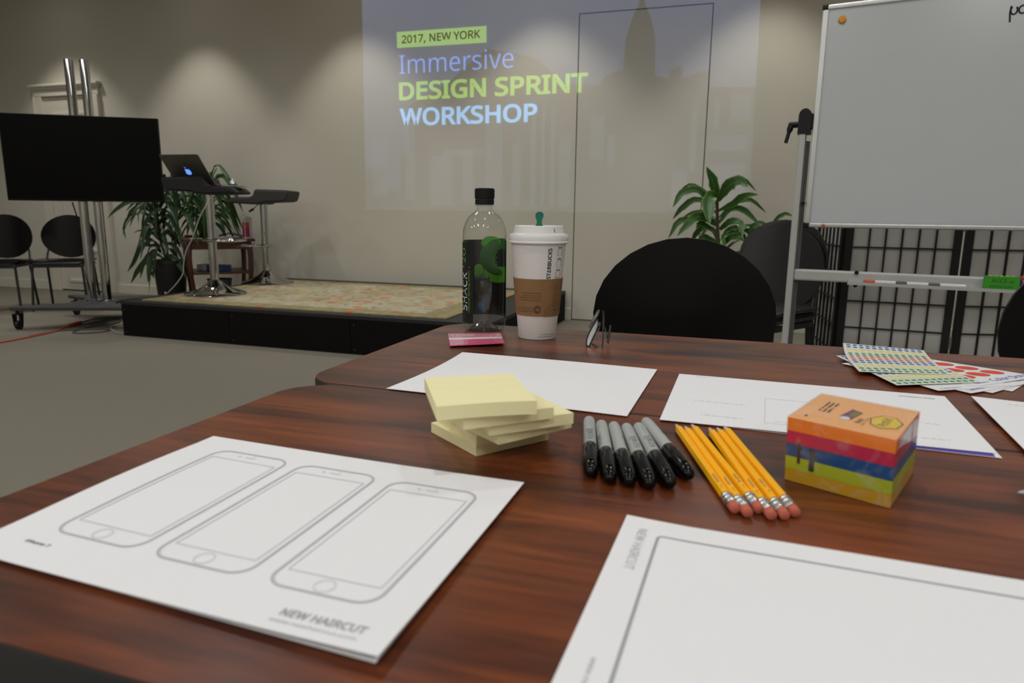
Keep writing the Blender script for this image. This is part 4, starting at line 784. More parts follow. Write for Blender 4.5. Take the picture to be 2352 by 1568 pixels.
for x0, x1, yb, yt in ((-.1135, -.0435, -.0735, .0785), (-.0315, .0375, -.0745, .0765), (.0515, .1205, -.0755, .0735)):
    rr_line(bm, x0, yb, x1, yt, .0125, .0013); rr_line(bm2, x0 + .0012, yb + .0012, x1 - .0012, yt - .0012, .0115, .0007)
    sx0, sx1, sy0, sy1 = x0 + .0048, x1 - .0048, yb + .0165, yt - .0155
    for a, c in (((sx0, sy0), (sx1, sy0)), ((sx1, sy0), (sx1, sy1)), ((sx1, sy1), (sx0, sy1)), ((sx0, sy1), (sx0, sy0))): dline(bm2, a, c, .0011)
    cx = (x0 + x1) / 2; stroke(bm2, circle(cx, yb + .0082, .0058, n=24), .0008, mA, True)
    flat(bm2, rrect(cx - .0045, yt - .0082, cx + .0055, yt - .0070, .0005, 3), mA); flat(bm2, circle(cx - .010, yt - .0075, .0014, n=10), mA); flat(bm2, circle(cx + .002, yt - .0040, .0008, n=8), mA)
mk('phone_outlines', bm, 'ink', ta); mk('phone_details', bm2, 'lightink', ta)
bm = BM(); text(bm, 'NEW HAIRCUT', mA, (.0795, -.0975, .1285, -.0915), bold=.02, res=1); mk('heading_print', bm, 'midink', ta)
bm = BM(); text(bm, 'www.newhaircut.com', mA, (.0775, -.1030, .1270, -.1000), res=1); mk('address_print', bm, 'ink', ta)
bm = BM(); text(bm, 'iPhone 7', mA, (-.1145, -.0895, -.0945, -.0865), bold=.02, res=1); mk('caption_print', bm, 'darkink', ta)
# blank sheet at the back, storyboard sheets, frame sheet, right-hand sheet
sheet('paper_sheet', 'blank white sheet lying behind the stack of yellow notes', [(-.363, .888), (-.087, .875), (-.092, .654), (-.366, .668)], z=TZ + .0006, zf=lambda u, v: .0006 + .0006 * math.sin(3 * u), sag=lambda u, v: (.006 * math.sin(math.pi * v) * (1 - u), 0))
qc = [(-.058, .860), (.232, .853), (.220, .651), (-.060, .651)]
tcu, PCU = sheet('paper_sheet', 'white sheet with a purple lower border peeping out under the storyboard sheet', [(-.057, .858), (.2325, .851), (.2225, .6435), (-.058, .6555)], z=TZ + .0006)
bm = BM(); 
for k in range(12): u0, u1 = k / 12.2, (k + 1) / 12.2; bm.faces.new([bm.verts.new(PCU(a, b, EPS)) for a, b in ((u0, .002), (u1, .002), (u1, .05), (u0, .05))])
mk('purple_border', bm, 'bluepaper', tcu)
tcs, PC_ = sheet('storyboard_sheet', 'white storyboard sheet with faint upside-down captions behind the pencils', qc, z=TZ + .0013, zf=lambda u, v: .0007 * (1 - v))
mC = lambda x, y: PC_(x / .2845, (y + .0065) / .203, EPS)
bm = BM()
for a, c in (((.099, .112), (.0975, .0165)), ((.0975, .0165), (.19, .0150)), ((.099, .112), (.19, .1105)), ((.19, .0150), (.19, .1105))): dline(bm, a, c, .0006, mC, 6)
mk('storyboard_frame', bm, 'lightink', tcs)
def flip(x0, y0, x1, y1): cx, cy = x0 + x1, y0 + y1; return lambda x, y: mC(cx - x, cy - y)
bm = BM(); b_ = (.2365, .1765, .2715, .1805); text(bm, 'NEW HAIRCUT', flip(*b_), b_, bold=.02, res=1); mk('heading_print', bm, 'midink', tcs)
bm = BM(); rr_ = random.Random(5)
def scribble(bm, x0, y0, x1, y1, mp, h=.0018):
    """rows of word-like dashes where the print is too small to read"""
    x = x0
    while x < x1:
        w_ = rr_.uniform(.0025, .0065); w_ = min(w_, x1 - x); L_ = max(1, int(w_ / .0012))
        for k in range(L_):
            xx = x + k * .0012; hh = h * rr_.uniform(.6, 1.1); yy = lerp(y0, y1, (xx - x0) / (x1 - x0)); bm.faces.new([bm.verts.new(mp(a, b)) for a, b in ((xx, yy), (xx + .0008, yy), (xx + .0008, yy + hh), (xx, yy + hh))])
        x += w_ + .0016
for r_ in ((.0205, .1890, .0445, .1850), (.027, .0755, .080, .0735), (.037, .0235, .078, .0215), (.107, .0238, .120, .0232), (.145, .1225, .157, .1225), (.239, .0700, .257, .0680), (.225, .0175, .2555, .0178)): scribble(bm, *r_, mC)
mk('caption_print', bm, 'ink', tcs)
qd = [(-.0570, .4255), (.2230, .4155), (.2180, .200), (-.0635, .2100)]
td, PD_ = sheet('frame_template_sheet', 'white sheet printed with one large rounded frame, front right of the table', qd, z=TZ + .0008, zf=lambda u, v: .001 * (1 - v) + .0015 * max(0, .12 - u) / .12 * v)
mD = lambda x, y: PD_(x / .281, (y + .2155) / .2155, EPS)
bm = BM(); pts = []
fr_ = [(.0235, -.30)] + [(.0235, -.024 - .002 * k) for k in range(90, 0, -6)] + [(.0236, -.0240), (.0246, -.0222), (.0265, -.0214)] + [(.03 + .012 * k, -.0214 - .00006 * k) for k in range(21)]
stroke(bm, [p for p in fr_ if p[1] > -.2155], .0018, mD); mk('printed_frame', bm, 'midink', td)
def rotcw(bx):    # lettering turned a quarter clockwise: reads downward, letter tops to the right
    x0, y0, x1, y1 = bx; return lambda a, b: mD(x0 + b * (x1 - x0), y1 - a * (y1 - y0))
bm = BM(); text(bm, 'NEW HAIRCUT', rotcw((.0105, -.0690, .0162, -.0165)), (0, 0, 1, 1), res=1); mk('heading_print', bm, 'ink', td)
bm = BM(); text(bm, 'www.newhaircut.com', rotcw((.0118, -.205, .0150, -.1520)), (0, 0, 1, 1), res=1); mk('address_print', bm, 'ink', td)
te, PE_ = sheet('paper_sheet', 'white sheet with faint captions cut off at the right edge, behind the colourful cube', [(.2585, .857), (.540, .850), (.530, .632), (.2440, .640)], z=TZ + .0008, zf=lambda u, v: .0022 * max(0, .2 - u) / .2)
bm = BM(); scribble(bm, .03, .195, .062, .194, lambda x, y: PE_(x / .284, y / .2155, EPS)); mk('caption_print', bm, 'ink', te)
t = thing('pen', 'pale grey pen tip reaching in at the right edge of the near table', 'pen', (.2040, .5530, TZ + .0042), R(18))
bm = BM(); tube(bm, [(0, 0, 0), (.006, 0, 0), (.018, 0, 0), (.12, 0, 0)], [.0008, .0022, .0042, .0042], 12); mk('barrel', bm, 'mkgrey', t, smooth=True)
bm = BM(); tube(bm, [(.118, 0, 0), (.125, 0, 0)], [.0038, .0030], 10); mk('end_cap', bm, 'blackpl', t)

# ------------------------------------------------------------ yellow note pads
pads = [((-.2005, .5535), 53.5, 'bottom pad of the yellow note stack, lying flat on the table', .0094), ((-.1955, .5525), 49, 'second yellow pad from the bottom of the note stack', .0090), ((-.1765, .5370), 55, 'third yellow pad from the bottom, jutting to the right', .0093), ((-.1720, .5290), 45, 'fourth yellow pad from the bottom, jutting furthest right', .0093), ((-.1835, .5100), 43, 'fifth yellow pad, just below the topmost one', .0093)]
z = TZ + .0004
for (cx, cy), an, lb, th in pads:
    t = thing('note_pad', lb, 'sticky notes', (cx, cy, z), R(an), 'pale yellow sticky note pads in a fanned stack')
    bm = BM(); 
    prism(bm, [(-.0381, -.0381), (.0381, -.0381), (.0381, .0381), (-.0381, .0381)], 0, th - .0002); mk('note_block', bm, 'yellow', t); z += th
t = thing('note_pad', 'topmost pad of the yellow note stack, tilted with its far side raised', 'sticky notes', (-.1885, .4935, z), R(32), 'pale yellow sticky note pads in a fanned stack')
bm = BM(); g = {}
for i in range(9):
    for k in (0, 1):
        for j in range(2):
            x = -.0381 + .0762 * i / 8; y = (-.0381, .0381)[j]; zz = (.0002 if j == 0 else .0045) + .0014 * math.cos((i / 8 - .55) * 2.2) * (1 - j) + (.0106 if k else 0)
            g[i, j, k] = bm.verts.new((x, y, zz))
for i in range(8):
    for k in (0, 1): bm.faces.new((g[i, 0, k], g[i + 1, 0, k], g[i + 1, 1, k], g[i, 1, k]))
    for j in (0, 1): bm.faces.new((g[i, j, 0], g[i + 1, j, 0], g[i + 1, j, 1], g[i, j, 1]))
for i in (0, 8): bm.faces.new((g[i, 0, 0], g[i, 1, 0], g[i, 1, 1], g[i, 0, 1]))
mk('note_block', bm, 'yellow', t)

# ------------------------------------------------------------ markers: cap end (near), barrel end (far)
caps = [(-.0925, .4790), (-.0765, .4715), (-.0620, .4715), (-.0475, .4715), (-.0335, .4780), (-.0215, .4990)]
ends = [(-.1215, .6120), (-.1085, .6040), (-.0970, .6035), (-.0860, .6055), (-.0765, .6120), (-.0690, .6215)]
mlab = ['leftmost of the six grey markers, nearest the yellow notes', 'second grey marker from the left, beside the leftmost', 'third grey marker from the left in the row of six', 'fourth grey marker from the left with script lettering on top', 'fifth grey marker from the left, second from the pencils', 'rightmost grey marker, nearest the pencils and set back']
def marker(a, b, label, i):
    a3 = Vector((a[0], a[1], TZ + .0068)); b3 = Vector((b[0], b[1], TZ + .0060)); d = (a3 - b3).normalized(); L = .1365
    an = math.atan2(d.y, d.x); t = thing('permanent_marker', label, 'marker', (a3.x, a3.y, a3.z), an, 'grey permanent markers in a row')
    bm = BM(); tube(bm, [(-L, 0, 0), (-L + .0015, 0, 0), (-L + .004, 0, 0), (-L + .010, 0, 0), (-.058, 0, 0), (-.052, 0, 0)], [.0030, .0042, .0050, .0055, .0057, .0056], 20); mk('barrel', bm, 'mkgrey', t, smooth=True, sharp=50)
    bm = BM(); tube(bm, [(-.058, 0, 0), (-.0565, 0, 0), (-.035, 0, 0), (-.016, 0, 0), (-.005, 0, 0), (-.0010, 0, 0), (0, 0, 0)], [.0060, .0064, .0067, .0063, .0052, .0034, .0016], 20); cp = mk('cap', bm, 'mkblack', t, smooth=True, sharp=50)
    bm = BM(); box(bm, (-.030, 0, .0066), (.034, .0034, .0010), bev=.0004); mk('clip', bm, 'mkblack', cp)
    rot = [0.1, -0.9, 1.1, 0.0, 0.0, 1.0][i]
    def mp(x, y): ang = math.pi / 2 - (y / .0058) + rot; return (x, -.0058 * math.cos(ang) * 1.0, .0058 * math.sin(ang))
    mp2 = lambda x, y: mp(-.105 + (.046) * x if False else x, y)
    bm = BM(); sg = 1
    text(bm, 'Sharpie', lambda x, y: mp(x, y), (-.094, -.0036, -.064, .0038), bold=.015, shear=.35, res=1); mk('lettering', bm, 'darkink', t)
    bm = BM(); scr = lambda x, y: mp(x, y)
    for k in range(9): bm.faces.new([bm.verts.new(scr(p, q_)) for p, q_ in ((-.120 + k * .0022, -.001), (-.1187 + k * .0022, -.001), (-.1187 + k * .0022, .0008), (-.120 + k * .0022, .0008))])
    mk('fine_print', bm, 'ink', t)
for i in range(6): marker(caps[i], ends[i], mlab[i], i)

# ------------------------------------------------------------ pencils
er = [(.0110, .4550), (.0190, .4515), (.0262, .4600), (.0338, .4525), (.0420, .4555), (.0490, .4625)]
tp = [(-.0455, .6420), (-.0375, .6400), (-.0315, .6470), (-.0155, .6430), (-.0085, .6460), (-.0025, .6520)]
plab = ['leftmost yellow pencil, next to the markers', 'second yellow pencil from the left', 'third yellow pencil from the left, its eraser set back', 'fourth yellow pencil from the left, first of the right-hand trio', 'fifth yellow pencil from the left, second from the cube', 'rightmost yellow pencil, nearest the colourful note cube']
for i in range(6):
    a = Vector((er[i][0], er[i][1], TZ + .0040)); b = Vector((tp[i][0], tp[i][1], TZ + .0040)); d = (b - a); L = .190; an = math.atan2(d.y, d.x); a = b - d.normalized() * L if False else a
    t = thing('pencil', plab[i], 'pencil', a, an, 'yellow pencils laid side by side')
    def hexr(b_, xs, rs, seg=6): tube(b_, [(x, 0, 0) for x in xs], rs, seg)
    bm = BM(); hexr(bm, [.022, L - .019, L - .017], [.0039, .0039, .0034]); mk('shaft', bm, 'pencil', t)
    bm = BM(); tube(bm, [(L - .0185, 0, 0), (L - .004, 0, 0)], [.0033, .0010], 12); mk('sharpened_cone', bm, 'rawwood', t, smooth=True, sharp=60)
    bm = BM(); tube(bm, [(L - .0045, 0, 0), (L, 0, 0)], [.0011, .0003], 8); mk('lead_tip', bm, 'lead', t)
    bm = BM(); xs = [.0065, .009, .0095, .0105, .011, .014, .0145, .0155, .016, .019, .0195, .0205, .021, .0225]; rs = [.0038, .0038, .0042, .0042, .0036, .0036, .0042, .0042, .0036, .0036, .0042, .0042, .0038, .0037]
    tube(bm, [(x, 0, 0) for x in xs], rs, 16); mk('ferrule', bm, 'ferrule', t, smooth=True, sharp=40)
    bm = BM(); tube(bm, [(0, 0, 0), (.0008, 0, 0), (.007, 0, 0)], [.0028, .0036, .0037], 16); mk('eraser', bm, 'eraser', t, smooth=True, sharp=50)
    if i != 5:
        bm = BM(); r6 = .0039 * math.cos(R(30)) + .00012; rot = 0 if i % 2 else 0
        def pmp(x, y): return (x, y, r6)
        rr_ = random.Random(i)
        for k in range(10): x = .040 + .0016 * k; h_ = rr_.uniform(.0011, .0018); bm.faces.new([bm.verts.new(pmp(p, q_)) for p, q_ in ((x, -h_), (x + .0008, -h_), (x + .0008, h_), (x, h_))])
        text(bm, '2', lambda x, y: pmp(x, y), (.0285, -.0013, .0305, .0013), res=1); flat(bm, circle(.0335, 0, .0011, .0013, 8), pmp); mk('imprint', bm, 'darkink', t)

# ------------------------------------------------------------ colourful cube of notes in shrink film
CQ = [(.046, .5335), (.1125, .5005), (.1445, .5835), (.078, .6165)]    # left, near, right, back corners at the base
CT = [(.0435, .5230), (.1068, .4835), (.1372, .5620), (.0745, .5955)]
cc = (sum(p[0] for p in CQ) / 4, sum(p[1] for p in CQ) / 4); CH = .0505
t = thing('note_cube', 'shrink-wrapped cube of orange, magenta, blue, lime and gold sticky notes', 'sticky notes', (*cc, TZ + .0003))
def cp_(i, f_): x = lerp(CQ[i % 4][0], CT[i % 4][0], 0); return None
def corner(i, h, off=0.0):
    p = CQ[i % 4]; dx, dy = p[0] - cc[0], p[1] - cc[1]; l = math.hypot(dx, dy); k = 1 + off / l
    lean = (-.0018, -.0040); s = h / CH
    return Vector((dx * k + lean[0] * s, dy * k + lean[1] * s, h))
lay = [('c5', 0, .0098, 'golden'), ('c4', .0098, .0200, 'lime'), ('c3', .0200, .0302, 'blue'), ('c2', .0302, .0402, 'magenta'), ('c1', .0402, CH, 'orange')]
for m_, z0, z1, nm in lay:
    bm = BM(); lo = [bm.verts.new(corner(i, z0 + .0001, -.0006)) for i in range(4)]; hi = [bm.verts.new(corner(i, z1 - .0001, -.0006)) for i in range(4)]
    bm.faces.new(lo[::-1]); tf = bm.faces.new(hi); 
    for i in range(4): bm.faces.new((lo[i], lo[(i + 1) % 4], hi[(i + 1) % 4], hi[i]))
    if nm == 'orange': tf.material_index = 1
    o_ = mk('note_layer', bm, [m_, 'c1t'] if nm == 'orange' else m_, t); o_['label'] = nm + ' layer of sticky notes'
def mRight(a, h): p = corner(1, h, -.0006).lerp(corner(2, h, -.0006), a); n_ = (corner(2, 0) - corner(1, 0)).cross(Vector((0, 0, 1))).normalized(); p = p + n_ * .00025; return tuple(p)
bm = BM(); flat(bm, [(.12, .0415), (.30, .0475), (.66, .0490), (.66, .0345), (.55, .0355), (.40, .0385)], mRight); flat(bm, [(.70, .0485), (.88, .0480), (.97, .0440), (.97, .0340), (.88, .0330), (.76, .0350)], mRight); mk('price_label', bm, 'stwhite', t)
bm = BM(); N_ = 14; rr_ = random.Random(2)
for i in range(4):
    a0, a1, b0, b1 = corner(i, 0, .0003), corner(i + 1, 0, .0003), corner(i, CH + .0004, .0003), corner(i + 1, CH + .0004, .0003)
    nrm = (a1 - a0).cross(b0 - a0).normalized(); g = {}
    for x in range(N_ + 1):
        for y in range(9):
            p = a0.lerp(a1, x / N_).lerp(b0.lerp(b1, x / N_), y / 8); e = 0 if x in (0, N_) or y in (0, 8) else rr_.uniform(0, .0005); g[x, y] = bm.verts.new(p + nrm * e)
    for x in range(N_):
        for y in range(8): bm.faces.new((g[x, y], g[x + 1, y], g[x + 1, y + 1], g[x, y + 1]))
bm.faces.new([bm.verts.new(corner(i, CH + .0005, .0003)) for i in range(4)])
mk('shrink_film', bm, 'film', t, smooth=True, sharp=50)
A0, A1, A3 = corner(0, CH), corner(1, CH), corner(3, CH)
def mTop(a, b, d=.0001): p = A0 + (A1 - A0) * a + (A3 - A0) * b; return (p.x, p.y, p.z + d)
def mFront(a, h): p = corner(0, h, -.0006).lerp(corner(1, h, -.0006), a); n_ = (corner(1, 0) - corner(0, 0)).cross(Vector((0, 0, 1))).normalized(); p = p + n_ * .00025; return tuple(p)
bm = BM()
for x0, x1, h0, h1 in ((.115, .148, .0155, .0320), (.235, .288, .0118, .0290)): flat(bm, [(x0, h0), (x1, h0), (x1, h1), (x0, h1)], mFront)
mk('black_bars', bm, 'blackink', t)
bm = BM(); hexg = [(.70, .30), (.80, .25), (.90, .33), (.93, .52), (.84, .60), (.72, .50)]
hexg = [(.66, .47), (.70, .30), (.80, .22), (.93, .30), (.95, .47), (.86, .62), (.74, .62)]
flat(bm, hexg, mTop); mk('logo_badge', bm, 'logoy', t)
bm = BM(); stroke(bm, hexg, .012, lambda a, b: mTop(a, b, .00016), True)
def rotT(x0, y0, x1, y1): return lambda a, b: mTop(x0 + b * (x1 - x0), y1 - a * (y1 - y0) if False else y0 + a * (y1 - y0), .0002)
def upT(x0, x1, y0, y1):   # lettering running toward the back, its top to the left
    return lambda a, b: mTop(x1 - b * (x1 - x0), y0 + a * (y1 - y0), .0002)
text(bm, 'Post-it', upT(.755, .845, .30, .56), (0, 0, 1, 1), res=1); text(bm, 'Notes', upT(.56, .62, .24, .40), (0, 0, 1, 1), res=1); text(bm, 'Super Sticky', upT(.635, .66, .18, .46), (0, 0, 1, 1), res=1)
mk('logo_lettering', bm, 'blackink', t)
bm = BM(); flat(bm, [(.40, .36), (.52, .30), (.56, .58), (.44, .64)], mTop); mk('purple_square', bm, 'purple', t)
bm = BM(); flat(bm, [(.455, .40), (.525, .37), (.55, .56), (.48, .59)], lambda a, b: mTop(a, b, .00016)); mk('olive_square', bm, 'olive', t)
bm = BM(); flat(bm, circle(.46, .31, .045, .055, 14), lambda a, b: mTop(a, b, .0002)); mk('white_badge', bm, 'stwhite', t)
bm = BM(); rr_ = random.Random(9)
for row in range(3):
    for k in range(14):
        if rr_.random() < .8: y0 = .38 + k * .026; x0 = .17 + row * .045; bm.faces.new([bm.verts.new(mTop(a, b, .0002)) for a, b in ((x0, y0), (x0 + .022, y0), (x0 + .022, y0 + .018), (x0, y0 + .018))])
flat(bm, [(.12, .13), (.145, .13), (.145, .18), (.12, .18)], lambda a, b: mTop(a, b, .0002)); mk('small_print', bm, 'brownink', t)

# ------------------------------------------------------------ pink card
ck = [(-.444, 1.021), (-.369, 1.059), (-.322, .948), (-.391, .908)]; ck = [(-.4440, 1.0235), (-.3650, 1.0600), (-.3215, .9560), (-.3950, .9180)]
tcd, PK_ = sheet('gift_card', 'glossy pink card with a white stripe lying in front of the bottle', ck, z=TZ + .0006, zf=lambda u, v: .0045 * (1 - v) ** 1.5 * (0.4 + u * .6) * 1.0, th=.0006, m='pink', cat='card')
bm = BM()
for k in range(10): bm.faces.new([bm.verts.new(PK_(a, b, EPS)) for a, b in ((k / 10, .47), ((k + 1) / 10, .47), ((k + 1) / 10, .62), (k / 10, .62))])
mk('white_stripe', bm, 'cardwhite', tcd)
bm = BM()
for k in range(10): bm.faces.new([bm.verts.new(PK_(a, b, EPS)) for a, b in ((k / 10, .62), ((k + 1) / 10, .62), ((k + 1) / 10, .99), (k / 10, .99))])
bm.faces.new([bm.verts.new(PK_(a, b, EPS * 1.1)) for a, b in ((.01, .02), (.34, .02), (.34, .47), (.01, .47))])
mk('pale_band', bm, 'pinkpale', tcd)
bm = BM(); stroke(bm, [(.05, .78), (.08, .9), (.09, .7), (.16, .72), (.17, .9)], .008, lambda a, b: PK_(a, b, EPS * 2)); stroke(bm, [(.25 + .03 * k, .80 + .04 * math.sin(k * 2)) for k in range(9)], .02, lambda a, b: PK_(a, b, EPS * 2)); stroke(bm, [(.78, .80), (.80, .55), (.84, .36), (.88, .50), (.93, .78), (.96, .85)], .008, lambda a, b: PK_(a, b, EPS * 2)); mk('white_scroll', bm, 'cardwhite', tcd)

# ------------------------------------------------------------ sticker sheets
SQ = [([(.1620, 1.1180), (.2725, 1.1290), (.2660, .9620), (.1570, .9330)])]
def qrect(bl, phi, w_=.110, h_=.170, skew=0): c, s = math.cos(R(phi)), math.sin(R(phi)); return [(bl[0] - s * h_, bl[1] + c * h_), (bl[0] - s * h_ + c * w_, bl[1] + c * h_ + s * w_), (bl[0] + c * w_, bl[1] + s * w_), bl]
gS = 'sheets of sticker dots fanned out at the back right'
def dots(P, rows, m_, cols=12, ry=.0215, rx=.029, v0=.045, v1=.955, n=12, parent=None, us=None):
    bm = BM(); k_ = 14
    for r_ in rows:
        v = lerp(v1, v0, r_ / 13)
        for c_ in range(cols): flat(bm, circle(.065 + .87 * c_ / (cols - 1), v, rx, ry, n), lambda a, b: P(a, b, EPS))
    mk('dot_stickers', bm, m_, parent)
zz = TZ + .0006
for q_, lb in ((qrect((.315, .910), 60), 'white sticker sheet with a blue mark, rightmost and lowest of the fan'), (qrect((.289, .890), 52), 'white sticker sheet almost hidden, second from the right of the fan'), (qrect((.264, .877), 44), 'white sticker sheet with small blue print, third from the right of the fan')):
    ts, Pq = sheet('sticker_sheet', lb, q_, z=zz, m='stwhite', cat='sticker sheet', group=gS, n=(4, 4)); zz += .0006
    bm = BM(); text(bm, 'CO' if 'rightmost' in lb else 'labels', lambda a, b: Pq(a, b, EPS), (.10, .04, .35, .07), res=1); mk('blue_print', bm, 'dblue', ts)
ts, Pq = sheet('sticker_sheet', 'white sticker sheet with a plain lower corner, left of the other white corners', qrect((.231, .875), 33, .110, .120), z=zz, m='stwhite', cat='sticker sheet', group=gS, n=(4, 4)); zz += .0006
bm = BM(); text(bm, 'labels', lambda a, b: Pq(a, b, EPS), (.10, .04, .35, .07), res=1); mk('blue_print', bm, 'dblue', ts)
ts, Pq = sheet('sticker_sheet', 'white sticker sheet of large red dots with blue lettering, right of the striped ones', [(.165, .990), (.255, 1.078), (.372, .998), (.280, .912)], z=zz, zf=lambda u, v: .0, m='stwhite', cat='sticker sheet', group=gS, n=(6, 6)); zz += .0006
bm = BM()
for i in range(4):
    for j in range(4): flat(bm, circle(.11 + .235 * i, .28 + .205 * j, .098, .088, 18), lambda a, b: Pq(a, b, EPS))
mk('red_dots', bm, 'dbig', ts)
bm = BM(); text(bm, 'Color Dots', lambda a, b: Pq(a, b, EPS), (.38, .045, .95, .13), shear=.4, res=1); text(bm, 'labels', lambda a, b: Pq(a, b, EPS), (.10, .05, .30, .08), res=1); mk('blue_print', bm, 'dblue', ts)
def strip_sheet(q_, lb, zf, sag=None):
    global zz
    ts, Pq = sheet('sticker_sheet', lb, q_, z=zz, zf=zf, m='sticker', cat='sticker sheet', group=gS, n=(6, 12), sag=sag); zz += .0006
    for rows, m_ in (((0, 1, 8, 9), 'dblue'), ((2, 3, 10, 11), 'dyel'), ((4, 5, 12, 13), 'dgrn'), ((6, 7), 'dred')): dots(Pq, rows, m_, parent=ts)
strip_sheet([(.1440, 1.0420), (.2470, 1.0960), (.2890, .9320), (.1890, .8790)], 'cream sticker sheet with rows of coloured dots, second from the top of the fan', lambda u, v: .0005)
zz += .0006
strip_sheet(SQ[0], 'topmost cream sticker sheet with rows of blue, yellow, green and red dots', lambda u, v: .004 * max(0, v - .7) / .3 * (1 - u) + .0012 * (1 - u), sag=lambda u, v: (-.004 * math.sin(math.pi * v), 0))
ts = bpy.data.objects[ts.name]

# ------------------------------------------------------------ water bottle
BC = (-.404, 1.088); b0 = TZ; V0 = math.atan2(-BC[1], -BC[0])      # V0: direction from the bottle towards the seat of the viewer
WBt = thing('water_bottle', 'empty clear plastic water bottle with black and green label and black cap', 'bottle', (BC[0], BC[1], TZ + .0002))
prof = [(.0300, .0008), (.0340, .004), (.0362, .012), (.0368, .022), (.0368, .158), (.0365, .166), (.0352, .174), (.0325, .182), (.0285, .189), (.0235, .1945), (.0175, .1985), (.0142, .2015), (.0132, .204), (.0130, .2105)]
bm = BM(); lathe(bm, prof, 48, cap0=False, cap1=False); mk('body', bm, 'pet', WBt, smooth=True, sharp=60)
bm = BM(); lathe(bm, [(.0130, .2085), (.0163, .209), (.0163, .2102), (.0130, .2107)], 32, cap0=False, cap1=False); mk('neck_ring', bm, 'pet', WBt, smooth=True, sharp=40)
# petal base
bm = BM(); seg = 60; rings = []
for rr, zb, amp in ((.0340, .004, 0), (.0300, .0008, .0), (.0245, .0015, .0035), (.0170, .005, .006), (.0090, .010, .004), (.0015, .0125, 0)):
    rings.append([bm.verts.new((rr * math.cos(2 * math.pi * i / seg), rr * math.sin(2 * math.pi * i / seg), zb + amp * max(0, math.cos(5 * 2 * math.pi * i / seg)) ** 2)) for i in range(seg)])
for a, b in zip(rings, rings[1:]):
    for i in range(seg): bm.faces.new((a[i], a[(i + 1) % seg], b[(i + 1) % seg], b[i]))
base_m = clear_mat('thick moulded base plastic', (.82, .84, .83), .03, .30, .95); mk('petal_base', bm, base_m, WBt, smooth=True, sharp=25)
bm = BM(); lathe(bm, [(.0150, .2110), (.0158, .2114), (.0158, .2195), (.0152, .2205), (.0160, .2212), (.0162, .236), (.0150, .2375), (.004, .2378)], 40); cpb = mk('cap', bm, 'blackpl', WBt, smooth=True, sharp=30)
bm = BM()
for k in range(48): a = 2 * math.pi * k / 48; tube(bm, [(.0161 * math.cos(a), .0161 * math.sin(a), .2216), (.0161 * math.cos(a), .0161 * math.sin(a), .2355)], .00045, 4)
mk('grip_ribs', bm, 'blackpl', cpb)
def arc_band(name, r_, a0, a1, z0, z1, m_, par, n=40):
    bm = BM(); vs = [[bm.verts.new((r_ * math.cos(lerp(a0, a1, k / n)), r_ * math.sin(lerp(a0, a1, k / n)), z)) for z in (z0, z1)] for k in range(n + 1)]
    for a, b in zip(vs, vs[1:]):
        f_ = bm.faces.new((a[0], b[0], b[1], a[1])); f_.smooth = True
    return mk(name, bm, m_, par, normals=False)
lb = arc_band('label', .0372, V0 - R(30), V0 - R(110), .0150, .1485, 'label', WBt); lb['label'] = 'black outer label strip with lettering'
li = arc_band('label_wrap', .0370, V0 + R(78), V0 + R(255), .0215, .1520, 'labelin', WBt); li['label'] = 'inner face of the label seen through the clear plastic'
def mOut(rf, zoff=0):    # front-facing cylinder print: x = arc length right of centre, z height
    return lambda x, z: (rf * math.cos(V0 + x / rf), rf * math.sin(V0 + x / rf), z)
def vert_out(rf, x0, x1, z0, z1):   # lettering reading upwards
    f_ = mOut(rf); return lambda a, b: f_(x1 - b * (x1 - x0), z0 + a * (z1 - z0))
def ax(px): return .0374 * math.asin(max(-.99, min(.99, px / 50.0)))     # apparent sideways offset (of a 50-unit radius) to arc length
bm = BM(); text(bm, 'SHACK', vert_out(.0375, ax(-48.2), ax(-38.5), .036, .100), (0, 0, 1, 1), res=4); text(bm, '|', vert_out(.0375, ax(-47), ax(-33), .108, .1098), (0, 0, 1, 1)); mk('name_print', bm, 'whiteink', lb)
bm = BM(); text(bm, 'natural spring water', vert_out(.0375, ax(-37), ax(-31.5), .034, .104), (0, 0, 1, 1), res=2); text(bm, '2O', vert_out(.0375, ax(-48), ax(-42), .116, .140), (0, 0, 1, 1), res=3); mk('green_print', bm, 'textgreen', lb)
def mBack(rf=.0366):   # seen on the far inner wall through the clear front
    def g_(px, z): a = math.asin(max(-.985, min(.985, px / 50.0))); an = V0 + math.pi - a; return (rf * math.cos(an), rf * math.sin(an), z)
    return g_
mB = mBack()
def ell(cx, cz, rx, rz, a0=0, a1=360, n=40): return [(cx + rx * math.cos(R(a0 + (a1 - a0) * k / n)), cz + rz * math.sin(R(a0 + (a1 - a0) * k / n))) for k in range(n + 1)]
def clipx(p, lo=-24, hi=48.5): return [(max(lo, min(hi, x)), z) for x, z in p]
def ringpoly(cx, cz, rx, rz, ix, iz, icx, icz, m_, nm, a0=60, a1=300, d=.0366):
    bm = BM(); o_ = clipx(ell(cx, cz, rx, rz, a0, a1)); i_ = clipx(ell(icx, icz, ix, iz, a0, a1)); fB = mBack(d)
    A = [bm.verts.new(fB(*p)) for p in o_]; B2 = [bm.verts.new(fB(*p)) for p in i_]
    for k in range(len(A) - 1):
        try: bm.faces.new((A[k], A[k + 1], B2[k + 1], B2[k]))
        except ValueError: pass
    mk(nm, bm, m_, li, normals=False)
ringpoly(40, .122, 52, .033, 20, .018, 44, .119, 'dgreen', 'green_swirl', 70, 330)
ringpoly(30, .100, 34, .022, 34, .010, 34, .116, 'lgreen', 'green_swirl', 200, 340, .0365)
ringpoly(16, .146, 24, .012, 10, .001, 20, .140, 'lgreen', 'green_swirl', 20, 200, .0365)
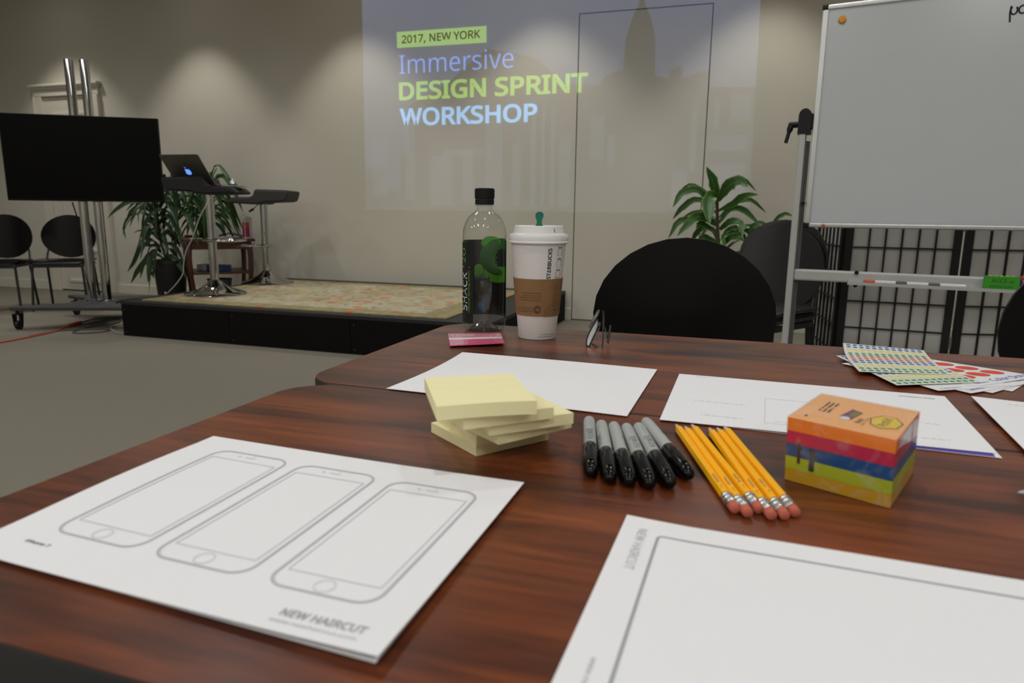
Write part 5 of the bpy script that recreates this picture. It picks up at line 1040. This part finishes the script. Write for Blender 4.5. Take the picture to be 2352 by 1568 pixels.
bm = BM(); flat(bm, clipx(ell(-14, .098, 12, .012)), mBack(.0365)); mk('green_swirl', bm, 'lgreen', li)
bm = BM(); flat(bm, clipx(ell(-6, .086, 20, .0055)), mBack(.0365)); mk('green_swirl', bm, 'ddgreen', li)
bm = BM(); flat(bm, clipx([(-4, .030), (12, .030), (18, .062), (17, .105), (12, .085), (4, .070), (-4, .060)]), mBack(.03655)); mk('grey_swirl', bm, 'greyink', li)
bm = BM(); flat(bm, ell(-9, .0375, 7, .0058), mBack(.0364)); text(bm, 'FOR THE', mBack(.0364), (-16, .0285, 1, .0310), res=1); text(bm, 'PLANET', mBack(.0364), (-15, .0248, 0, .0273), res=1); mk('blue_badge', bm, 'blueink', li)
bm = BM(); text(bm, '1', mBack(.0362), (-11, .0345, -7, .0405), bold=.04, res=1); text(bm, '%', mBack(.0362), (-5.5, .0365, -2.5, .0385), res=1); mk('badge_numeral', bm, 'whiteink', li)
bm = BM(); rr_ = random.Random(4)
for row in range(7):
    for k in range(11):
        if rr_.random() < .75: flat(bm, [(-4 + 3.2 * k, .108 + .0042 * row), (-4 + 3.2 * k + 2.2, .108 + .0042 * row), (-4 + 3.2 * k + 2.2, .1098 + .0042 * row), (-4 + 3.2 * k, .1098 + .0042 * row)], mBack(.0363))
mk('small_print', bm, 'lgreen', li)

# ------------------------------------------------------------ paper coffee cup
CC = (-.300, 1.055); VC = math.atan2(-CC[1], -CC[0])
CU = thing('coffee_cup', 'tall white paper coffee cup with brown sleeve, white lid and green stopper', 'cup', (CC[0], CC[1], TZ + .0004))
def cr_(z): return lerp(.0303, .0438, z / .156)
bm = BM(); lathe(bm, [(.0300, .0), (cr_(0.001), .001), (cr_(.05), .05), (cr_(.1), .1), (cr_(.156), .156)], 56); mk('cup_body', bm, 'whitecup', CU, smooth=True, sharp=40)
bm = BM(); lathe(bm, [(cr_(.151) + .0006, .1510), (.0472, .1515), (.0478, .1535), (.0466, .1548), (.0470, .1575), (.0472, .1625), (.0460, .1650), (.0420, .1655), (.0405, .1670), (.0388, .1775), (.0378, .1785), (.0362, .1780), (.0355, .1762), (.004, .1762)], 56, cap0=False); ld = mk('lid', bm, 'lid', CU, smooth=True, sharp=35)
bm = BM(); w0 = Vector((math.cos(VC - R(90)), math.sin(VC - R(90)), 0)) * -1; f0 = Vector((math.cos(VC), math.sin(VC), 0)); org = f0 * -.030
sp_ = [(-.0055, .0), (.0062, .0), (.0062, .003), (.0048, .0045), (.0046, .0085), (.0052, .0125), (.0072, .0170), (.0070, .0215), (.0035, .0245), (-.0015, .0245), (-.0052, .0220), (-.0062, .0175), (-.0052, .0135), (-.0036, .0095), (-.0040, .0045), (-.0055, .003)]
prism(bm, sp_, -.0014, .0014, lambda x, y, z: tuple(org + w0 * x + f0 * z + Vector((0, 0, .1755 + y)))); mk('stopper', bm, 'green', CU)
sl0, sl1 = .0385, .0968
bm = BM()
n = 60
ringz = []
for k in range(n + 1):
    a = VC + R(-180) + 2 * math.pi * k / n; ringz.append([bm.verts.new(((cr_(z) + .0013 + d_) * math.cos(a), (cr_(z) + .0013 + d_) * math.sin(a), z)) for z, d_ in ((sl0, 0), (sl1, 0), (sl1, -.0009), (sl0, -.0009))])
for a, b in zip(ringz, ringz[1:]):
    for i in range(4): bm.faces.new((a[i], b[i], b[(i + 1) % 4], a[(i + 1) % 4]))
slv = mk('sleeve', bm, 'kraft', CU, smooth=True, sharp=40)
def mCup(off): 
    def g_(px, z): rf = cr_(z) + off; R0 = 60.0 * cr_(z) / cr_(.15); a = VC + math.asin(max(-.985, min(.985, px / R0))); return (rf * math.cos(a), rf * math.sin(a), z)
    return g_
bm = BM(); vs = []
for k in range(19):
    t_ = k / 18; vs.append([bm.verts.new(mCup(.0017)(lerp(a_, 49.5 if z_ < .06 else 57, t_), z_)) for a_, z_ in ((12, sl0 - .0004), (30.5, sl1 + .0004))])
for a, b in zip(vs, vs[1:]): bm.faces.new((a[0], b[0], b[1], a[1])).smooth = True
mk('sleeve_overlap', bm, 'kraft2', CU, normals=False)
bm = BM(); mc = mCup(.0003)
text(bm, 'STARBUCKS', lambda a, b: mc(26.5 - b * 8.5 + a * 3.0, .0972 + a * .0475), (0, 0, 1, 1), bold=.02, res=2)
for nm, px, z_ in (('Decaf', 46.5, .1432), ('Shots', 44.5, .1258), ('Syrup', 42.5, .1083)):
    stroke(bm, [(px - 5.5, z_ - .0095), (px + 4.5, z_ - .0090)], .0004, mc); stroke(bm, [(px - 4.8, z_ - .0010), (px + 5.5, z_ - .0005)], .0004, mc)
    vline(bm, px - 5.3, z_ - .0095, px - 4.7, z_ - .0010, .45, mc); vline(bm, px + 4.5, z_ - .0090, px + 5.4, z_ - .0005, .4, mc)
    text(bm, nm, mc, (px - 3.5, z_ + .0008, px + 4.5, z_ + .0036), bold=.02, res=1)
text(bm, 'Milk', mc, (38, .0980, 43.5, .0998), res=1)
text(bm, "Careful, the beverage you're about to", mc, (8, .0072, 37.5, .0096), res=1); text(bm, 'This cup is made with 10% post-consumer', mc, (2.5, .0036, 37.5, .0060), res=1); mk('cup_print', bm, 'blackink', CU)
bm = BM(); ms = mCup(.0016)
for s_, b_ in (('Same great sleeve, less waste.', (-32, .0735, 8, .0765)), ('Because we care about our planet,', (-30, .0695, 7.5, .0722)), ('this sleeve uses less paper fiber', (-36, .0660, 7, .0687)), ('and 34% less paper than our original.', (-35, .0622, 6.5, .0650)), ('Intended for single use only.', (-34, .0505, -8, .0530)), ('made using 60% post-consumer', (-42, .0475, -8, .0498)), ('recycled fiber.', (-38, .0443, -8, .0467))): text(bm, s_, ms, b_, res=1)
pa_, pb_ = circle(-.5, .0490, 7.6, .0062, 24), circle(-.5, .0490, 6.8, .0055, 24)
for k in range(24): bm.faces.new([bm.verts.new(ms(*p)) for p in (pa_[k], pa_[(k + 1) % 24], pb_[(k + 1) % 24], pb_[k])])
def wedge(a0, a1, r0, r1): return [(-.5 + 7.6 * r0 * math.cos(R(a0)), .0490 + .0062 * r0 * math.sin(R(a0))), (-.5 + 7.6 * r1 * math.cos(R(a0)), .0490 + .0062 * r1 * math.sin(R(a0))), (-.5 + 7.6 * r1 * math.cos(R(a1)), .0490 + .0062 * r1 * math.sin(R(a1))), (-.5 + 7.6 * r0 * math.cos(R(a1)), .0490 + .0062 * r0 * math.sin(R(a1)))]
for k in range(9): flat(bm, wedge(20 + 36 * k, 40 + 36 * k, .35, .95), ms)
for px, z_ in ((37.5, .0830), (36.5, .0700), (35, .0575)): stroke(bm, [(px - 3.5, z_ - .0045), (px + 2.8, z_ - .0040)], .0004, mCup(.0020)); stroke(bm, [(px - 3, z_ + .0025), (px + 3.4, z_ + .0030)], .0004, mCup(.0020)); text(bm, 'T', mCup(.0020), (px + 1, z_ + .0035, px + 3.6, z_ + .0055), res=1); vline(bm, px - 3.4, z_ - .0045, px - 3, z_ + .0025, .4, mCup(.0020)); vline(bm, px + 2.8, z_ - .0040, px + 3.4, z_ + .0030, .4, mCup(.0020))
for px, z_ in ((49, .0860), (47.5, .0730), (45.5, .0600)): vline(bm, px - 2, z_ - .0045, px - 1.6, z_ + .0025, .4, mCup(.0020)); stroke(bm, [(px - 1.8, z_ + .0025), (px + 1.5, z_ + .0030)], .0004, mCup(.0020)); stroke(bm, [(px - 2, z_ - .0045), (px + 1.3, z_ - .0040)], .0004, mCup(.0020))
text(bm, 'Caution, hot', mCup(.0020), (33, .0462, 43, .0490), res=1); mk('sleeve_print', bm, 'brownink', slv)
bm = BM(); ml = lambda px, z: ((.0402 + .0003) * math.cos(VC + math.asin(px / 53)), (.0402 + .0003) * math.sin(VC + math.asin(px / 53)), z)
flat(bm, [(30, .1735), (31.5, .1755), (33.5, .1700), (33.2, .1688), (31.2, .1690)], lambda px, z: ((lerp(.0406, .0388, (z - .167) / .0105) + .0002) * math.cos(VC + math.asin(px / 53)), (lerp(.0406, .0388, (z - .167) / .0105) + .0002) * math.sin(VC + math.asin(px / 53)), z)); mk('coffee_drip', bm, 'stain', ld)

# ------------------------------------------------------------ spectacles standing on their lenses' edge
GL = thing('spectacles', 'thin dark metal spectacles standing tipped on the table beside the cup', 'glasses', (-.2060, 1.0015, TZ), 0)
ug = Vector((math.cos(R(18)), math.sin(R(18)), 0)); vg = Vector((-math.sin(R(18)), math.cos(R(18)), 0))     # sideways / away, as laid on the table
def G(px, up, dp): return tuple(ug * px + vg * dp + Vector((0, 0, up)))
K = 1 / 1370.0   # unit of the sketch
def pt(x, y, dp=0.0): return G((x - 300) * K / 13.06 * 1.0, (1265 - y) * K / 13.06 * 1.03, dp)
lens1 = [(285, 1170), (300, 1080), (370, 920), (450, 790), (540, 660), (600, 595), (625, 680), (615, 760), (560, 900), (480, 1040), (410, 1170), (370, 1250), (320, 1255), (290, 1220)]
bm = BM(); P = [Vector(pt(x, y, (y < 900) * .0 + (1265 - y) * .00003)) for x, y in lens1]
tube(bm, P + [P[0]], .0014, 6, caps=False); mk('rim', bm, 'blackmetal', GL)
bm = BM(); bm.faces.new([bm.verts.new(p) for p in P]); mk('lens', bm, 'lens', GL)
lens2 = [(400, 850), (440, 790), (540, 620), (640, 470), (690, 400), (715, 410), (700, 470), (640, 580), (560, 680), (470, 800), (420, 870)]
P2 = [Vector(pt(x, y, .022 + (1265 - y) * .00003)) for x, y in lens2]; bm = BM(); tube(bm, P2 + [P2[0]], .0012, 6, caps=False); mk('rim', bm, 'chrome', GL)
bm = BM(); bm.faces.new([bm.verts.new(p) for p in P2]); mk('lens', bm, 'lens', GL)
bm = BM(); tube(bm, smoothpath([pt(620, 740, .012), pt(660, 660, .014), pt(690, 690, .016), pt(680, 760, .018), pt(620, 900, .014)], 3), .0008, 6); mk('nose_bridge', bm, 'chrome', GL)
bm = BM(); tube(bm, smoothpath([pt(430, 1180, .0), pt(520, 1230, -.002), pt(600, 1275, -.004), pt(700, 1290, -.004), pt(740, 1110, .004), pt(755, 820, .012), pt(770, 560, .018), pt(755, 350, .020)], 3), [.0015] * 10 + [.0012] * 6 + [.0019] * 6, 6); mk('temple', bm, 'blackmetal', GL, smooth=True)
bm = BM(); tube(bm, smoothpath([pt(740, 770, .016), pt(800, 790, .016), pt(850, 1000, .008), pt(875, 1170, .004), pt(915, 950, .008), pt(950, 720, .012)], 3), [.0013] * 8 + [.0019] * 8, 6); mk('temple', bm, 'blackmetal', GL, smooth=True)

for o_ in list(COL.objects):
    if o_.parent and o_.name.split('.')[0] in ('slide_buildings', 'dot_stickers', 'cup_print', 'banner_text', 'sleeve_print', 'small_print', 'caption_print', 'grip_ribs', 'felt_tufts', 'red_dots', 'hinges'): o_['kind'] = 'stuff'
